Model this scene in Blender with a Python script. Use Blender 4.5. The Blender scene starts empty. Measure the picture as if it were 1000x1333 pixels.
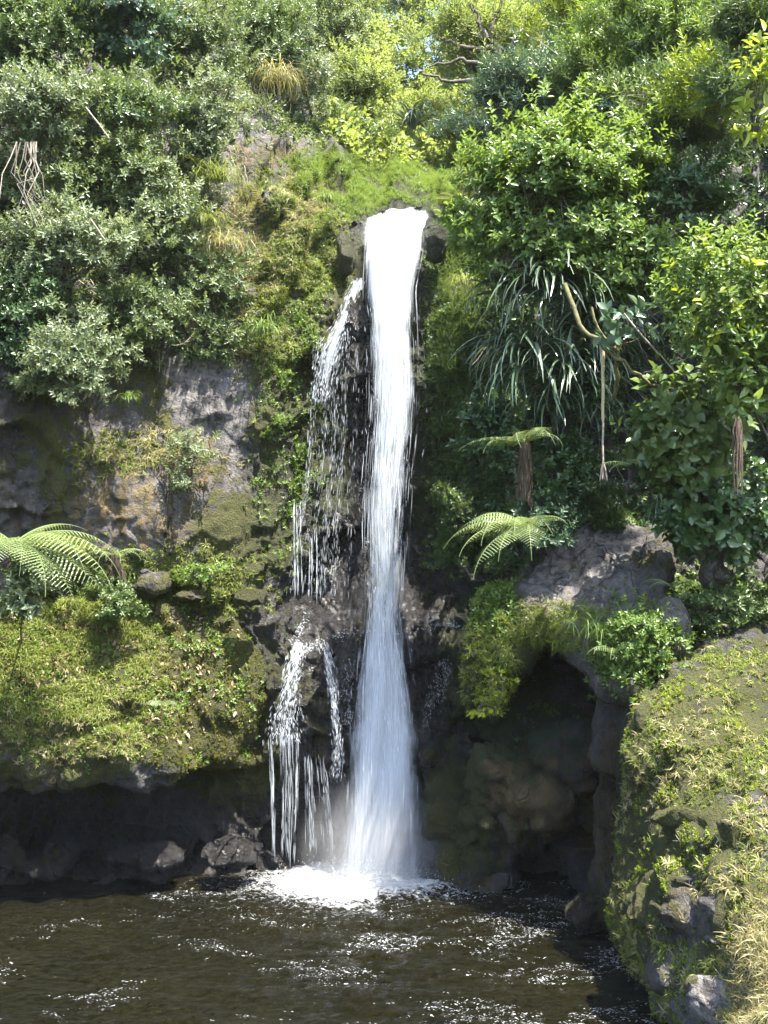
import bpy, bmesh, math
import numpy as np
from mathutils import Vector, Matrix

# ------------------------------------------------------------------ camera, sky, sun, exposure
sc = bpy.context.scene
COL = sc.collection
PITCH = math.radians(6.14)
CAMZ = 4.0
FPX = 1297.0
cam_d = bpy.data.cameras.new('camera')
cam_d.sensor_fit = 'VERTICAL'
cam_d.sensor_height = 36.0
cam_d.lens = FPX / 1333.0 * 36.0
cam_d.clip_start = 0.1
cam_d.clip_end = 2000.0
cam = bpy.data.objects.new('camera', cam_d)
cam.location = (0, 0, CAMZ)
cam.rotation_euler = (math.radians(90) + PITCH, 0, 0)
COL.objects.link(cam)
sc.camera = cam

SUN = Vector((0.26, -0.31, 0.915)).normalized()
world = bpy.data.worlds.new('World')
sc.world = world
world.use_nodes = True
wt = world.node_tree
for n in list(wt.nodes):
    wt.nodes.remove(n)
wo = wt.nodes.new('ShaderNodeOutputWorld')
wb = wt.nodes.new('ShaderNodeBackground')
ws = wt.nodes.new('ShaderNodeTexSky')
ws.sky_type = 'NISHITA'
ws.sun_disc = False
ws.sun_elevation = math.asin(SUN.z)
ws.sun_rotation = math.atan2(SUN.x, SUN.y)
ws.air_density = 1.0
ws.dust_density = 1.5
wb.inputs['Strength'].default_value = 0.15
wt.links.new(ws.outputs[0], wb.inputs['Color'])
wt.links.new(wb.outputs[0], wo.inputs['Surface'])

sun_d = bpy.data.lights.new('sun', 'SUN')
sun_d.energy = 5.0
sun_d.angle = math.radians(0.5)
sun_d.color = (1.0, 0.95, 0.86)
sun = bpy.data.objects.new('sun', sun_d)
sun.rotation_euler = SUN.to_track_quat('Z', 'Y').to_euler()
COL.objects.link(sun)

sc.view_settings.view_transform = 'Standard'
sc.view_settings.look = 'None'
sc.view_settings.gamma = 1.0
sc.view_settings.use_curve_mapping = False
sc.view_settings.exposure = 2.3
sc.cycles.use_denoising = True
sc.cycles.volume_bounces = 0
sc.cycles.volume_step_rate = 2.0
sc.cycles.max_bounces = 8
sc.cycles.diffuse_bounces = 3
sc.cycles.transparent_max_bounces = 24
sc.cycles.sample_clamp_indirect = 4.0
sc.cycles.sample_clamp_direct = 30.0
sc.cycles.caustics_reflective = False
sc.cycles.caustics_refractive = False

# ------------------------------------------------------------------ numeric helpers
CT, ST = math.cos(PITCH), math.sin(PITCH)


def PA(px, py, Y):
    """photo measurement + distance -> world point(s)"""
    px, py, Y = np.broadcast_arrays(np.asarray(px, float), np.asarray(py, float), np.asarray(Y, float))
    dx = (px - 500.0) / FPX
    dy = (666.5 - py) / FPX
    wy = CT - dy * ST
    wz = ST + dy * CT
    s = Y / wy
    return np.stack([dx * s, Y, CAMZ + wz * s], -1)


def proj(p):
    x, y, z = p[..., 0], p[..., 1], p[..., 2] - CAMZ
    f = np.maximum(y * CT + z * ST, 0.05)
    u = -y * ST + z * CT
    return 500 + FPX * x / f, 666.5 - FPX * u / f


def rs(seed):
    return np.random.default_rng(seed)


_perm = rs(7).permutation(512)
_perm = np.concatenate([_perm, _perm, _perm])
_grad = rs(8).normal(size=(512, 3))
_grad /= np.linalg.norm(_grad, axis=1, keepdims=True)
_rnd3 = rs(9).random((512, 3))


def _h(i, j, k):
    return _perm[(_perm[(_perm[i & 511] + j) & 511] + k) & 511]


def pnoise(p):
    p = np.asarray(p, float)
    i = np.floor(p).astype(int)
    f = p - i
    u = f * f * f * (f * (f * 6 - 15) + 10)
    out = np.zeros(len(p))
    for a in (0, 1):
        wa = u[:, 0] if a else 1 - u[:, 0]
        for b in (0, 1):
            wb_ = u[:, 1] if b else 1 - u[:, 1]
            for c in (0, 1):
                wc = u[:, 2] if c else 1 - u[:, 2]
                g = _grad[_h(i[:, 0] + a, i[:, 1] + b, i[:, 2] + c)]
                d = f - np.array([a, b, c])
                out += wa * wb_ * wc * (g * d).sum(1)
    return out * 1.5


def fbm(p, octv=4, gain=0.5, ridged=False):
    p = np.asarray(p, float)
    a, t = 1.0, 0.0
    out = np.zeros(len(p))
    for o in range(octv):
        n = pnoise(p * (2.03 ** o) + o * 17.3)
        if ridged:
            n = 1 - 2 * np.abs(n)
        out += a * n
        t += a
        a *= gain
    return out / t


def cells(p):
    """blocky rock: per-cell random offset and distance to the cell border"""
    p = np.asarray(p, float)
    i = np.floor(p).astype(int)
    best = np.full(len(p), 9.0)
    sec = np.full(len(p), 9.0)
    hid = np.zeros(len(p), int)
    bd = np.zeros((len(p), 3))
    for a in (-1, 0, 1):
        for b in (-1, 0, 1):
            for c in (-1, 0, 1):
                h = _h(i[:, 0] + a, i[:, 1] + b, i[:, 2] + c)
                q = i + np.array([a, b, c]) + _rnd3[h]
                d = np.linalg.norm(q - p, axis=1)
                m = d < best
                sec = np.where(m, best, np.minimum(sec, d))
                bd = np.where(m[:, None], p - q, bd)
                hid = np.where(m, h, hid)
                best = np.where(m, d, best)
    tilt = (bd * (_grad[hid])).sum(1)
    return _rnd3[hid, 0], tilt, sec - best


def sstep(a, b, x):
    t = np.clip((x - a) / (b - a), 0, 1)
    return t * t * (3 - 2 * t)


# ------------------------------------------------------------------ object helpers
def tag(o, label=None, cat=None, group=None, kind=None):
    if label:
        o['label'] = label
    if cat:
        o['category'] = cat
    if group:
        o['group'] = group
    if kind:
        o['kind'] = kind
    return o


def mesh_data(name, V, F, mat=None, smooth=False, attrs=None, uv=None):
    V = np.asarray(V, np.float32)
    Fs = F if isinstance(F, (list, tuple)) else [F]
    Fs = [np.asarray(f, np.int32) for f in Fs if len(f)]
    me = bpy.data.meshes.new(name)
    me.vertices.add(len(V))
    me.vertices.foreach_set('co', V.ravel())
    nl = sum(f.size for f in Fs)
    npg = sum(len(f) for f in Fs)
    me.loops.add(nl)
    me.polygons.add(npg)
    li = np.concatenate([f.ravel() for f in Fs])
    me.loops.foreach_set('vertex_index', li)
    st, tot, o = [], [], 0
    for f in Fs:
        k = f.shape[1]
        st.append(o + np.arange(len(f)) * k)
        o += f.size
    me.polygons.foreach_set('loop_start', np.concatenate(st).astype(np.int32))
    if smooth:
        me.polygons.foreach_set('use_smooth', np.ones(npg, bool))
    for k, a in (attrs or {}).items():
        at = me.attributes.new(k, 'FLOAT', 'POINT')
        at.data.foreach_set('value', np.asarray(a, np.float32))
    if uv is not None:
        ul = me.uv_layers.new(name='UVMap')
        ul.data.foreach_set('uv', np.asarray(uv, np.float32)[li].ravel())
    me.update(calc_edges=True)
    if mat:
        me.materials.append(mat)
    return me


def link(name, me, parent=None):
    o = bpy.data.objects.new(name, me)
    COL.objects.link(o)
    if parent is not None:
        o.parent = parent
        o.matrix_parent_inverse = Matrix.Translation(-parent.location)
    return o


def mk(name, V, F, mat=None, parent=None, smooth=False, attrs=None, uv=None):
    return link(name, mesh_data(name, V, F, mat, smooth, attrs, uv), parent)


def empty(name, loc):
    o = bpy.data.objects.new(name, None)
    o.location = Vector([float(c) for c in loc])
    o.empty_display_size = 0.2
    COL.objects.link(o)
    return o


class Geo:
    """collects quads / tris into one mesh"""

    def __init__(s):
        s.V, s.F4, s.F3, s.T, s.n = [], [], [], [], 0

    def add(s, V, F, t=None):
        V = np.asarray(V, float).reshape(-1, 3)
        F = np.asarray(F, int)
        (s.F4 if F.shape[1] == 4 else s.F3).append(F + s.n)
        s.V.append(V)
        s.T.append(np.full(len(V), 0.5) if t is None else np.broadcast_to(t, (len(V),)))
        s.n += len(V)

    def build(s, name, mat, parent=None, smooth=False):
        F = []
        if s.F4:
            F.append(np.concatenate(s.F4))
        if s.F3:
            F.append(np.concatenate(s.F3))
        return mk(name, np.concatenate(s.V), F, mat, parent, smooth, {'tint': np.concatenate(s.T)})


def tube(path, r0, r1, sides=5, power=1.0):
    path = np.asarray(path, float)
    n = len(path)
    tan = np.gradient(path, axis=0)
    tan /= np.linalg.norm(tan, axis=1, keepdims=True) + 1e-9
    ref = np.array([0.31, 0.87, 0.37])
    s1 = np.cross(tan, ref)
    s1 /= np.linalg.norm(s1, axis=1, keepdims=True) + 1e-9
    s2 = np.cross(tan, s1)
    r = r0 + (r1 - r0) * np.linspace(0, 1, n) ** power
    a = np.arange(sides) * 2 * math.pi / sides
    V = path[:, None] + r[:, None, None] * (np.cos(a)[None, :, None] * s1[:, None] + np.sin(a)[None, :, None] * s2[:, None])
    V = V.reshape(-1, 3)
    F = []
    for i in range(n - 1):
        for k in range(sides):
            k2 = (k + 1) % sides
            F.append((i * sides + k, i * sides + k2, (i + 1) * sides + k2, (i + 1) * sides + k))
    return V, np.array(F)


def bez(a, b, c, n=6):
    t = np.linspace(0, 1, n)[:, None]
    return (1 - t) ** 2 * a + 2 * t * (1 - t) * b + t * t * c


def frames(d, rng, roll=None):
    """rotation matrices whose z axis is d"""
    d = d / (np.linalg.norm(d, axis=1, keepdims=True) + 1e-9)
    r = rng.normal(size=d.shape) if roll is None else np.broadcast_to(roll, d.shape)
    x = np.cross(r, d)
    x /= np.linalg.norm(x, axis=1, keepdims=True) + 1e-9
    y = np.cross(d, x)
    return np.stack([x, y, d], -1)


def inst(protos, pos, R, s, rng, tint=None):
    """merge many transformed copies of small prototype meshes -> V, F, tint"""
    n = len(pos)
    which = rng.integers(0, len(protos), n)
    Vs, Fs, Ts, off = [], [], [], 0
    base_t = rng.random(n) if tint is None else tint
    for k, (pv, pf, pt) in enumerate(protos):
        m = which == k
        if not m.any():
            continue
        V = np.einsum('nij,vj->nvi', R[m], pv) * s[m][:, None, None] + pos[m][:, None]
        nn, nv = V.shape[:2]
        F = pf[None] + (np.arange(nn) * nv)[:, None, None] + off
        T = np.clip(base_t[m][:, None] * 0.65 + pt[None] * 0.35, 0, 1)
        Vs.append(V.reshape(-1, 3)); Fs.append(F.reshape(-1, pf.shape[1])); Ts.append(T.ravel())
        off += nn * nv
    return np.concatenate(Vs), np.concatenate(Fs), np.concatenate(Ts)


def leaf_shape(L, W, droop=0.15, fold=0.18):
    v = np.array([[0, 0, 0], [0.5 * W, 0.33 * L, fold * W], [0.40 * W, 0.70 * L, fold * W - droop * 0.4 * L],
                  [0, L, -droop * L], [-0.40 * W, 0.70 * L, fold * W - droop * 0.4 * L], [-0.5 * W, 0.33 * L, fold * W]])
    f = np.array([[0, 1, 2, 3], [0, 3, 4, 5]])
    return v, f


def sprig(rng, nleaf, twig, L, W, t0=85, t1=30, droop=0.15, stem=True):
    """a twig end with leaves spiralling round it, upper sides to the axis (+z)"""
    Vs, Fs, Ts, n = [], [], [], 0
    if stem:
        r = twig * 0.018
        a = np.arange(3) * 2.094
        V = np.concatenate([np.stack([r * np.cos(a), r * np.sin(a), np.full(3, -twig * .5)], -1),
                            np.stack([r * .5 * np.cos(a), r * .5 * np.sin(a), np.full(3, twig)], -1)])
        F = np.array([[0, 1, 4, 3], [1, 2, 5, 4], [2, 0, 3, 5]])
        Vs.append(V); Fs.append(F); Ts.append(np.zeros(6)); n = 6
    for i in range(nleaf):
        u = (i + rng.random() * .6) / nleaf
        az = i * 2.4 + rng.normal() * .3
        til = math.radians(t0 + (t1 - t0) * u + rng.normal() * 9)
        sc_ = (0.75 + 0.5 * rng.random()) * (1 - 0.25 * u)
        v, f = leaf_shape(L * sc_, W * sc_, droop)
        # local y -> leaf direction, local z -> leaf normal facing the axis
        e = np.array([math.sin(til) * math.cos(az), math.sin(til) * math.sin(az), math.cos(til)])
        nrm = np.array([-math.cos(til) * math.cos(az), -math.cos(til) * math.sin(az), math.sin(til)])
        sd = np.cross(e, nrm)
        w = v[:, :1] * sd + v[:, 1:2] * e + v[:, 2:] * nrm + np.array([0, 0, twig * (u * 1.1 - .1)])
        Vs.append(w); Fs.append(f + n); Ts.append(np.full(6, rng.random())); n += 6
    return np.concatenate(Vs), np.concatenate(Fs), np.concatenate(Ts)


def tuft(rng, nb, h, w, spread=0.6, droop=0.8, seg=3):
    """a grass tuft of bent blades"""
    Vs, Fs, Ts, n = [], [], [], 0
    for i in range(nb):
        az = rng.random() * 6.283
        lean = spread * (0.2 + rng.random())
        hh = h * (0.5 + 0.7 * rng.random())
        d = np.array([math.cos(az), math.sin(az), 0])
        side = np.array([-d[1], d[0], 0])
        pts, p, ang = [], np.array([rng.normal() * h * .1, rng.normal() * h * .1, 0.0]), lean
        for k in range(seg + 1):
            ww = w * (1 - (k / seg) ** 1.5 * .92)
            pts += [p - side * ww / 2, p + side * ww / 2]
            p = p + hh / seg * (d * math.sin(ang) + np.array([0, 0, math.cos(ang)]))
            ang += droop * (0.6 + 0.8 * rng.random())
        Vs.append(np.array(pts))
        Fs.append(np.array([[2 * k, 2 * k + 1, 2 * k + 3, 2 * k + 2] for k in range(seg)]) + n)
        Ts.append(np.full(2 * seg + 2, rng.random()))
        n += 2 * seg + 2
    return np.concatenate(Vs), np.concatenate(Fs), np.concatenate(Ts)


# ------------------------------------------------------------------ materials
def new_mat(name):
    m = bpy.data.materials.new(name)
    m.use_nodes = True
    t = m.node_tree
    for n in list(t.nodes):
        t.nodes.remove(n)
    return m, t


class NT:
    def __init__(s, t):
        s.t = t

    def n(s, typ, **kw):
        nd = s.t.nodes.new('ShaderNode' + typ)
        for k, v in kw.items():
            if k.startswith('i_'):
                nd.inputs[k[2:].replace('_', ' ')].default_value = v
            else:
                setattr(nd, k, v)
        return nd

    def l(s, a, b):
        s.t.links.new(a, b)

    def math(s, op, a, b=None, c=None, clamp=False):
        nd = s.n('Math', operation=op, use_clamp=clamp)
        for i, v in enumerate((a, b, c)):
            if v is None:
                continue
            if isinstance(v, (int, float)):
                nd.inputs[i].default_value = v
            else:
                s.l(v, nd.inputs[i])
        return nd.outputs[0]

    def mix(s, f, a, b):
        nd = s.n('Mix', data_type='RGBA')
        for sock, v in ((nd.inputs[0], f), (nd.inputs[6], a), (nd.inputs[7], b)):
            if isinstance(v, (int, float)):
                sock.default_value = v
            elif isinstance(v, tuple):
                sock.default_value = (*v, 1.0)[:4]
            else:
                s.l(v, sock)
        return nd.outputs[2]

    def ramp(s, f, stops):
        nd = s.n('ValToRGB')
        cr = nd.color_ramp
        while len(cr.elements) < len(stops):
            cr.elements.new(0.5)
        for e, (p, c) in zip(cr.elements, stops):
            e.position = p
            e.color = (*c, 1.0)
        s.l(f, nd.inputs[0])
        return nd.outputs[0]

    def noise(s, vec, scale, detail=6, rough=0.6, dist=0.0):
        nd = s.n('TexNoise', i_Scale=scale, i_Detail=detail, i_Roughness=rough, i_Distortion=dist)
        s.l(vec, nd.inputs['Vector'])
        return nd.outputs['Fac']

    def attr(s, name):
        return s.n('Attribute', attribute_name=name).outputs['Fac']


def leaf_mat(name, dark, mid, light, trans=0.35, rough=0.38, spec=0.5, tcol=None):
    m, t = new_mat(name)
    k = NT(t)
    col = k.ramp(k.attr('tint'), [(0.0, dark), (0.5, mid), (1.0, light)])
    bs = k.n('BsdfPrincipled', i_Roughness=rough)
    bs.inputs['Specular IOR Level'].default_value = spec
    k.l(col, bs.inputs['Base Color'])
    tr = k.n('BsdfTranslucent')
    tc = tcol or (light[0] * 1.3, light[1] * 1.35, light[2] * .5)
    k.l(k.mix(0.55, col, tc), tr.inputs['Color'])
    mx = k.n('MixShader', i_Fac=trans)
    k.l(bs.outputs[0], mx.inputs[1]); k.l(tr.outputs[0], mx.inputs[2])
    out = k.n('OutputMaterial')
    k.l(mx.outputs[0], out.inputs['Surface'])
    return m


def bark_mat(name, c0, c1, scale=20):
    m, t = new_mat(name)
    k = NT(t)
    co = k.n('TexCoord').outputs['Object']
    f = k.noise(co, scale, 5)
    bs = k.n('BsdfPrincipled', i_Roughness=0.85)
    k.l(k.ramp(f, [(0.3, c0), (0.7, c1)]), bs.inputs['Base Color'])
    b = k.n('Bump', i_Strength=0.6, i_Distance=0.01)
    k.l(f, b.inputs['Height']); k.l(b.outputs[0], bs.inputs['Normal'])
    k.l(bs.outputs[0], k.n('OutputMaterial').inputs['Surface'])
    return m


def rock_mat():
    m, t = new_mat('rock')
    k = NT(t)
    co = k.n('TexCoord').outputs['Object']
    mp = k.n('Mapping'); mp.inputs['Scale'].default_value = (1, 1, 0.45)
    k.l(co, mp.inputs['Vector'])
    big = k.noise(mp.outputs[0], 1.1, 8, 0.62, 0.4)
    med = k.noise(co, 5.5, 9, 0.68, 0.3)
    fin = k.noise(co, 34.0, 6, 0.7)
    stk = k.n('Mapping'); stk.inputs['Scale'].default_value = (3.2, 3.2, 0.35)
    k.l(co, stk.inputs['Vector'])
    streak = k.noise(stk.outputs[0], 2.0, 6, 0.65, 0.5)
    base = k.ramp(med, [(0.22, (0.022, 0.020, 0.019)), (0.45, (0.075, 0.068, 0.064)), (0.58, (0.136, 0.124, 0.116)), (0.80, (0.235, 0.218, 0.205))])
    base = k.mix(k.math('MULTIPLY', k.ramp(streak, [(0.48, (0, 0, 0)), (0.66, (1, 1, 1))]), 0.55), base, (0.03, 0.027, 0.025))
    pale = k.math('MULTIPLY', k.attr('pale'), k.ramp(med, [(0.40, (0, 0, 0)), (0.60, (1, 1, 1))]))
    base = k.mix(pale, base, (0.36, 0.33, 0.31))
    lich = k.n('TexVoronoi', i_Scale=7.0)
    k.l(co, lich.inputs['Vector'])
    spots = k.ramp(k.math('ADD', lich.outputs['Distance'], k.math('MULTIPLY', fin, 0.5)), [(0.36, (1, 1, 1)), (0.46, (0, 0, 0))])
    crk = k.n('TexVoronoi', feature='DISTANCE_TO_EDGE', i_Scale=1.6)
    wv = k.n('Mix', data_type='RGBA'); wv.inputs[0].default_value = 0.16
    nzv = k.n('TexNoise', i_Scale=3.0, i_Detail=5); k.l(co, nzv.inputs['Vector'])
    k.l(mp.outputs[0], wv.inputs[6]); k.l(nzv.outputs['Color'], wv.inputs[7])
    k.l(wv.outputs[2], crk.inputs['Vector'])
    crack = k.ramp(crk.outputs['Distance'], [(0.0, (1, 1, 1)), (0.022, (0, 0, 0))])
    crack = k.math('MULTIPLY', crack, k.ramp(big, [(0.42, (0, 0, 0)), (0.55, (1, 1, 1))]))
    base = k.mix(k.math('MULTIPLY', crack, 0.8), base, (0.015, 0.013, 0.012))
    base = k.mix(k.math('MULTIPLY', spots, 0.35), base, (0.26, 0.25, 0.23))
    och = k.math('ADD', k.attr('ochre'), k.math('MULTIPLY', k.math('SUBTRACT', med, 0.5), 2.2))
    och = k.math('ADD', och, k.math('MULTIPLY', k.math('SUBTRACT', streak, 0.5), 1.6))
    och = k.ramp(och, [(0.42, (0, 0, 0)), (0.72, (1, 1, 1))])
    base = k.mix(k.math('MULTIPLY', och, 0.85), base, k.ramp(fin, [(0.3, (0.06, 0.042, 0.014)), (0.55, (0.135, 0.092, 0.024)), (0.75, (0.23, 0.165, 0.06))]))
    mossf = k.math('ADD', k.attr('moss'), k.math('MULTIPLY', k.math('SUBTRACT', med, 0.5), 1.7))
    mossf = k.math('ADD', mossf, k.math('MULTIPLY', k.math('SUBTRACT', big, 0.5), 1.8))
    mossm = k.ramp(mossf, [(0.40, (0, 0, 0)), (0.62, (1, 1, 1))])
    mosc = k.ramp(k.math('ADD', k.math('MULTIPLY', fin, 0.6), k.math('MULTIPLY', big, 0.4)),
                  [(0.32, (0.028, 0.034, 0.005)), (0.5, (0.075, 0.078, 0.010)), (0.68, (0.135, 0.125, 0.020))])
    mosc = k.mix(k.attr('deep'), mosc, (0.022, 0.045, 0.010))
    base = k.mix(mossm, base, mosc)
    wet = k.attr('wet')  # wet rock, plus the cave pillar's painted shade
    wet_shade = k.math('MULTIPLY', wet, k.math('SUBTRACT', 1.0, k.math('MULTIPLY', mossm, 0.5)), clamp=True)
    dk = k.n('Mix', data_type='RGBA', blend_type='MULTIPLY')
    k.l(wet_shade, dk.inputs[0]); k.l(base, dk.inputs[6]); dk.inputs[7].default_value = (0.20, 0.195, 0.195, 1)  # wet rock darkened further, painting in the shade beside the fall
    bs = k.n('BsdfPrincipled')
    k.l(dk.outputs[2], bs.inputs['Base Color'])
    rg = k.math('SUBTRACT', 0.85, k.math('MULTIPLY', wet_shade, 0.62))
    k.l(rg, bs.inputs['Roughness'])
    hgt = k.math('ADD', k.math('MULTIPLY', med, 1.0), k.math('MULTIPLY', fin, 0.30))
    hgt = k.math('SUBTRACT', hgt, k.math('MULTIPLY', crack, 0.5))
    hgt = k.math('ADD', hgt, k.math('MULTIPLY', mossm, k.math('MULTIPLY', fin, 0.9)))
    b = k.n('Bump', i_Strength=1.0, i_Distance=0.16)
    k.l(hgt, b.inputs['Height']); k.l(b.outputs[0], bs.inputs['Normal'])
    k.l(bs.outputs[0], k.n('OutputMaterial').inputs['Surface'])
    return m


ROCK = rock_mat()
M_GREY = leaf_mat('leaf_grey_green', (0.05, 0.080, 0.026), (0.105, 0.150, 0.055), (0.22, 0.26, 0.12), 0.36, 0.42, 0.5)
M_SILV = leaf_mat('leaf_silver', (0.07, 0.10, 0.045), (0.135, 0.175, 0.085), (0.27, 0.31, 0.19), 0.30, 0.40, 0.5)
M_MID = leaf_mat('leaf_mid_green', (0.038, 0.070, 0.020), (0.075, 0.125, 0.034), (0.16, 0.21, 0.07), 0.36, 0.35, 0.55)
M_BRIGHT = leaf_mat('leaf_bright_green', (0.055, 0.11, 0.018), (0.11, 0.18, 0.035), (0.22, 0.29, 0.08), 0.42, 0.33, 0.55)
M_YEL = leaf_mat('leaf_yellow_green', (0.09, 0.13, 0.015), (0.17, 0.23, 0.022), (0.30, 0.35, 0.045), 0.48, 0.35, 0.5)
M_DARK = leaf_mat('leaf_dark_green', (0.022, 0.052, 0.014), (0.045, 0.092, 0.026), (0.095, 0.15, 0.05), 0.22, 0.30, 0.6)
M_BLUE = leaf_mat('leaf_blue_green', (0.030, 0.065, 0.035), (0.060, 0.110, 0.060), (0.13, 0.19, 0.11), 0.28, 0.33, 0.55)
M_FAR = leaf_mat('leaf_far_haze_lime', (0.06, 0.09, 0.022), (0.13, 0.175, 0.045), (0.30, 0.34, 0.14), 0.52, 0.45, 0.4)  # lime leaves, paled to put valley haze and glow into the colour
M_FERN = leaf_mat('fern_frond', (0.10, 0.14, 0.045), (0.18, 0.24, 0.09), (0.31, 0.37, 0.17), 0.32, 0.42, 0.4)
M_FLAX = leaf_mat('flax_leaf', (0.04, 0.07, 0.035), (0.09, 0.13, 0.075), (0.17, 0.21, 0.145), 0.18, 0.30, 0.6)
M_GRASS = leaf_mat('grass', (0.068, 0.090, 0.016), (0.140, 0.175, 0.034), (0.265, 0.285, 0.085), 0.35, 0.5, 0.3)
M_LAWN = leaf_mat('grass_lush', (0.055, 0.095, 0.02), (0.10, 0.16, 0.034), (0.20, 0.255, 0.075), 0.38, 0.5, 0.3)
M_STRAW = leaf_mat('grass_straw', (0.12, 0.105, 0.045), (0.24, 0.215, 0.10), (0.42, 0.38, 0.22), 0.3, 0.6, 0.2)
M_DEAD = bark_mat('dead_leaves', (0.03, 0.019, 0.011), (0.10, 0.066, 0.04), 30)
M_BARK = bark_mat('bark', (0.035, 0.028, 0.02), (0.13, 0.11, 0.085), 25)
M_MBARK = bark_mat('mossy_bark', (0.04, 0.042, 0.012), (0.15, 0.135, 0.05), 18)
M_PALEBARK = bark_mat('pale_bark', (0.16, 0.13, 0.095), (0.36, 0.31, 0.25), 22)
M_ROPE = bark_mat('rope_fibre', (0.22, 0.19, 0.09), (0.42, 0.37, 0.22), 60)
M_LITTER = leaf_mat('dead_leaf_litter', (0.14, 0.09, 0.045), (0.27, 0.2, 0.12), (0.48, 0.42, 0.33), 0.1, 0.6, 0.3)


def earth_mat():
    m, t = new_mat('earth')
    k = NT(t)
    co = k.n('TexCoord').outputs['Object']
    bs = k.n('BsdfPrincipled', i_Roughness=0.9)
    k.l(k.ramp(k.noise(co, 0.6, 8), [(0.35, (0.03, 0.035, 0.012)), (0.65, (0.07, 0.075, 0.03))]), bs.inputs['Base Color'])
    k.l(bs.outputs[0], k.n('OutputMaterial').inputs['Surface'])
    return m


def pool_mat():
    m, t = new_mat('pool_water')
    k = NT(t)
    co = k.n('TexCoord').outputs['Object']
    mp = k.n('Mapping'); mp.inputs['Scale'].default_value = (1.0, 1.7, 1.0)
    k.l(co, mp.inputs['Vector'])
    f1 = k.noise(mp.outputs[0], 7.0, 5, 0.62, 0.6)
    f2 = k.noise(mp.outputs[0], 16.0, 4, 0.6, 0.3)
    h = k.math('ADD', f1, k.math('MULTIPLY', f2, 0.35))
    b = k.n('Bump', i_Strength=1.0, i_Distance=0.40)
    k.l(h, b.inputs['Height'])
    fo = k.attr('foam_glint')
    fn = k.noise(mp.outputs[0], 9.0, 9, 0.75, 1.2)
    fm = k.math('ADD', k.math('MULTIPLY', fo, 1.25), k.math('MULTIPLY', k.math('SUBTRACT', fn, 0.55), 2.4))
    fm = k.ramp(fm, [(0.32, (0, 0, 0)), (0.72, (1, 1, 1))])
    w = k.n('BsdfPrincipled', i_Roughness=0.04, i_IOR=1.33)
    k.l(k.ramp(k.noise(co, 0.5, 3), [(0.3, (0.0095, 0.0087, 0.0030)), (0.7, (0.0165, 0.0150, 0.0052))]), w.inputs['Base Color'])
    k.l(b.outputs[0], w.inputs['Normal'])
    fb = k.n('BsdfPrincipled', i_Roughness=0.6)
    fb.inputs['Base Color'].default_value = (0.80, 0.82, 0.84, 1)
    k.l(b.outputs[0], fb.inputs['Normal'])
    mx = k.n('MixShader')
    k.l(fm, mx.inputs[0]); k.l(w.outputs[0], mx.inputs[1]); k.l(fb.outputs[0], mx.inputs[2])
    k.l(mx.outputs[0], k.n('OutputMaterial').inputs['Surface'])
    return m


def white_water(name, base=(0.74, 0.77, 0.80), trans=0.45):
    m, t = new_mat(name)
    k = NT(t)
    d = k.n('BsdfPrincipled', i_Roughness=0.35)
    d.inputs['Base Color'].default_value = (*base, 1)
    tr = k.n('BsdfTranslucent')
    tr.inputs['Color'].default_value = (*base, 1)
    mx = k.n('MixShader', i_Fac=trans)
    k.l(d.outputs[0], mx.inputs[1]); k.l(tr.outputs[0], mx.inputs[2])
    k.l(mx.outputs[0], k.n('OutputMaterial').inputs['Surface'])
    return m


def sheet_water(name, su=9.0, sv=0.55, seed=0.0, lo=0.42, hi=0.68, amp=1.0):
    """streaky water veil: density attribute + stretched noise give the cover"""
    m, t = new_mat(name)
    k = NT(t)
    uvn = k.n('UVMap').outputs[0]
    mp = k.n('Mapping'); mp.inputs['Scale'].default_value = (su, sv, 1); mp.inputs['Location'].default_value = (seed, seed * 1.7, 0)
    k.l(uvn, mp.inputs['Vector'])
    f = k.noise(mp.outputs[0], 2.2, 7, 0.66, 0.25)
    mp2 = k.n('Mapping'); mp2.inputs['Scale'].default_value = (su * .35, sv * 1.6, 1); mp2.inputs['Location'].default_value = (seed + 4, seed, 0)
    k.l(uvn, mp2.inputs['Vector'])
    g = k.noise(mp2.outputs[0], 2.0, 4, 0.6, 0.5)
    v = k.math('ADD', k.math('MULTIPLY', f, 0.65), k.math('MULTIPLY', g, 0.35))
    v = k.math('ADD', v, k.math('SUBTRACT', k.attr('dens'), 0.5))
    a = k.ramp(v, [(lo, (0, 0, 0)), (hi, (1, 1, 1))])
    a = k.math('MULTIPLY', a, amp)
    d = k.n('BsdfPrincipled', i_Roughness=0.4)
    d.inputs['Base Color'].default_value = (0.72, 0.755, 0.80, 1)
    tr = k.n('BsdfTranslucent'); tr.inputs['Color'].default_value = (0.70, 0.75, 0.82, 1)
    mx = k.n('MixShader', i_Fac=0.4)
    k.l(d.outputs[0], mx.inputs[1]); k.l(tr.outputs[0], mx.inputs[2])
    tp = k.n('BsdfTransparent')
    m2 = k.n('MixShader')
    k.l(a, m2.inputs[0]); k.l(tp.outputs[0], m2.inputs[1]); k.l(mx.outputs[0], m2.inputs[2])
    k.l(m2.outputs[0], k.n('OutputMaterial').inputs['Surface'])
    return m


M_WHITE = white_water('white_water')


def thread_mat(alpha):
    m = white_water('white_thread')
    k = NT(m.node_tree)
    o = [n for n in m.node_tree.nodes if n.type == 'OUTPUT_MATERIAL'][0]
    src = o.inputs['Surface'].links[0].from_socket
    tp = k.n('BsdfTransparent')
    mx = k.n('MixShader')
    k.l(k.math('MULTIPLY_ADD', k.attr('tint'), 0.75, alpha), mx.inputs[0])
    k.l(tp.outputs[0], mx.inputs[1]); k.l(src, mx.inputs[2]); k.l(mx.outputs[0], o.inputs['Surface'])
    return m


M_THREAD = thread_mat(0.02)
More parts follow.
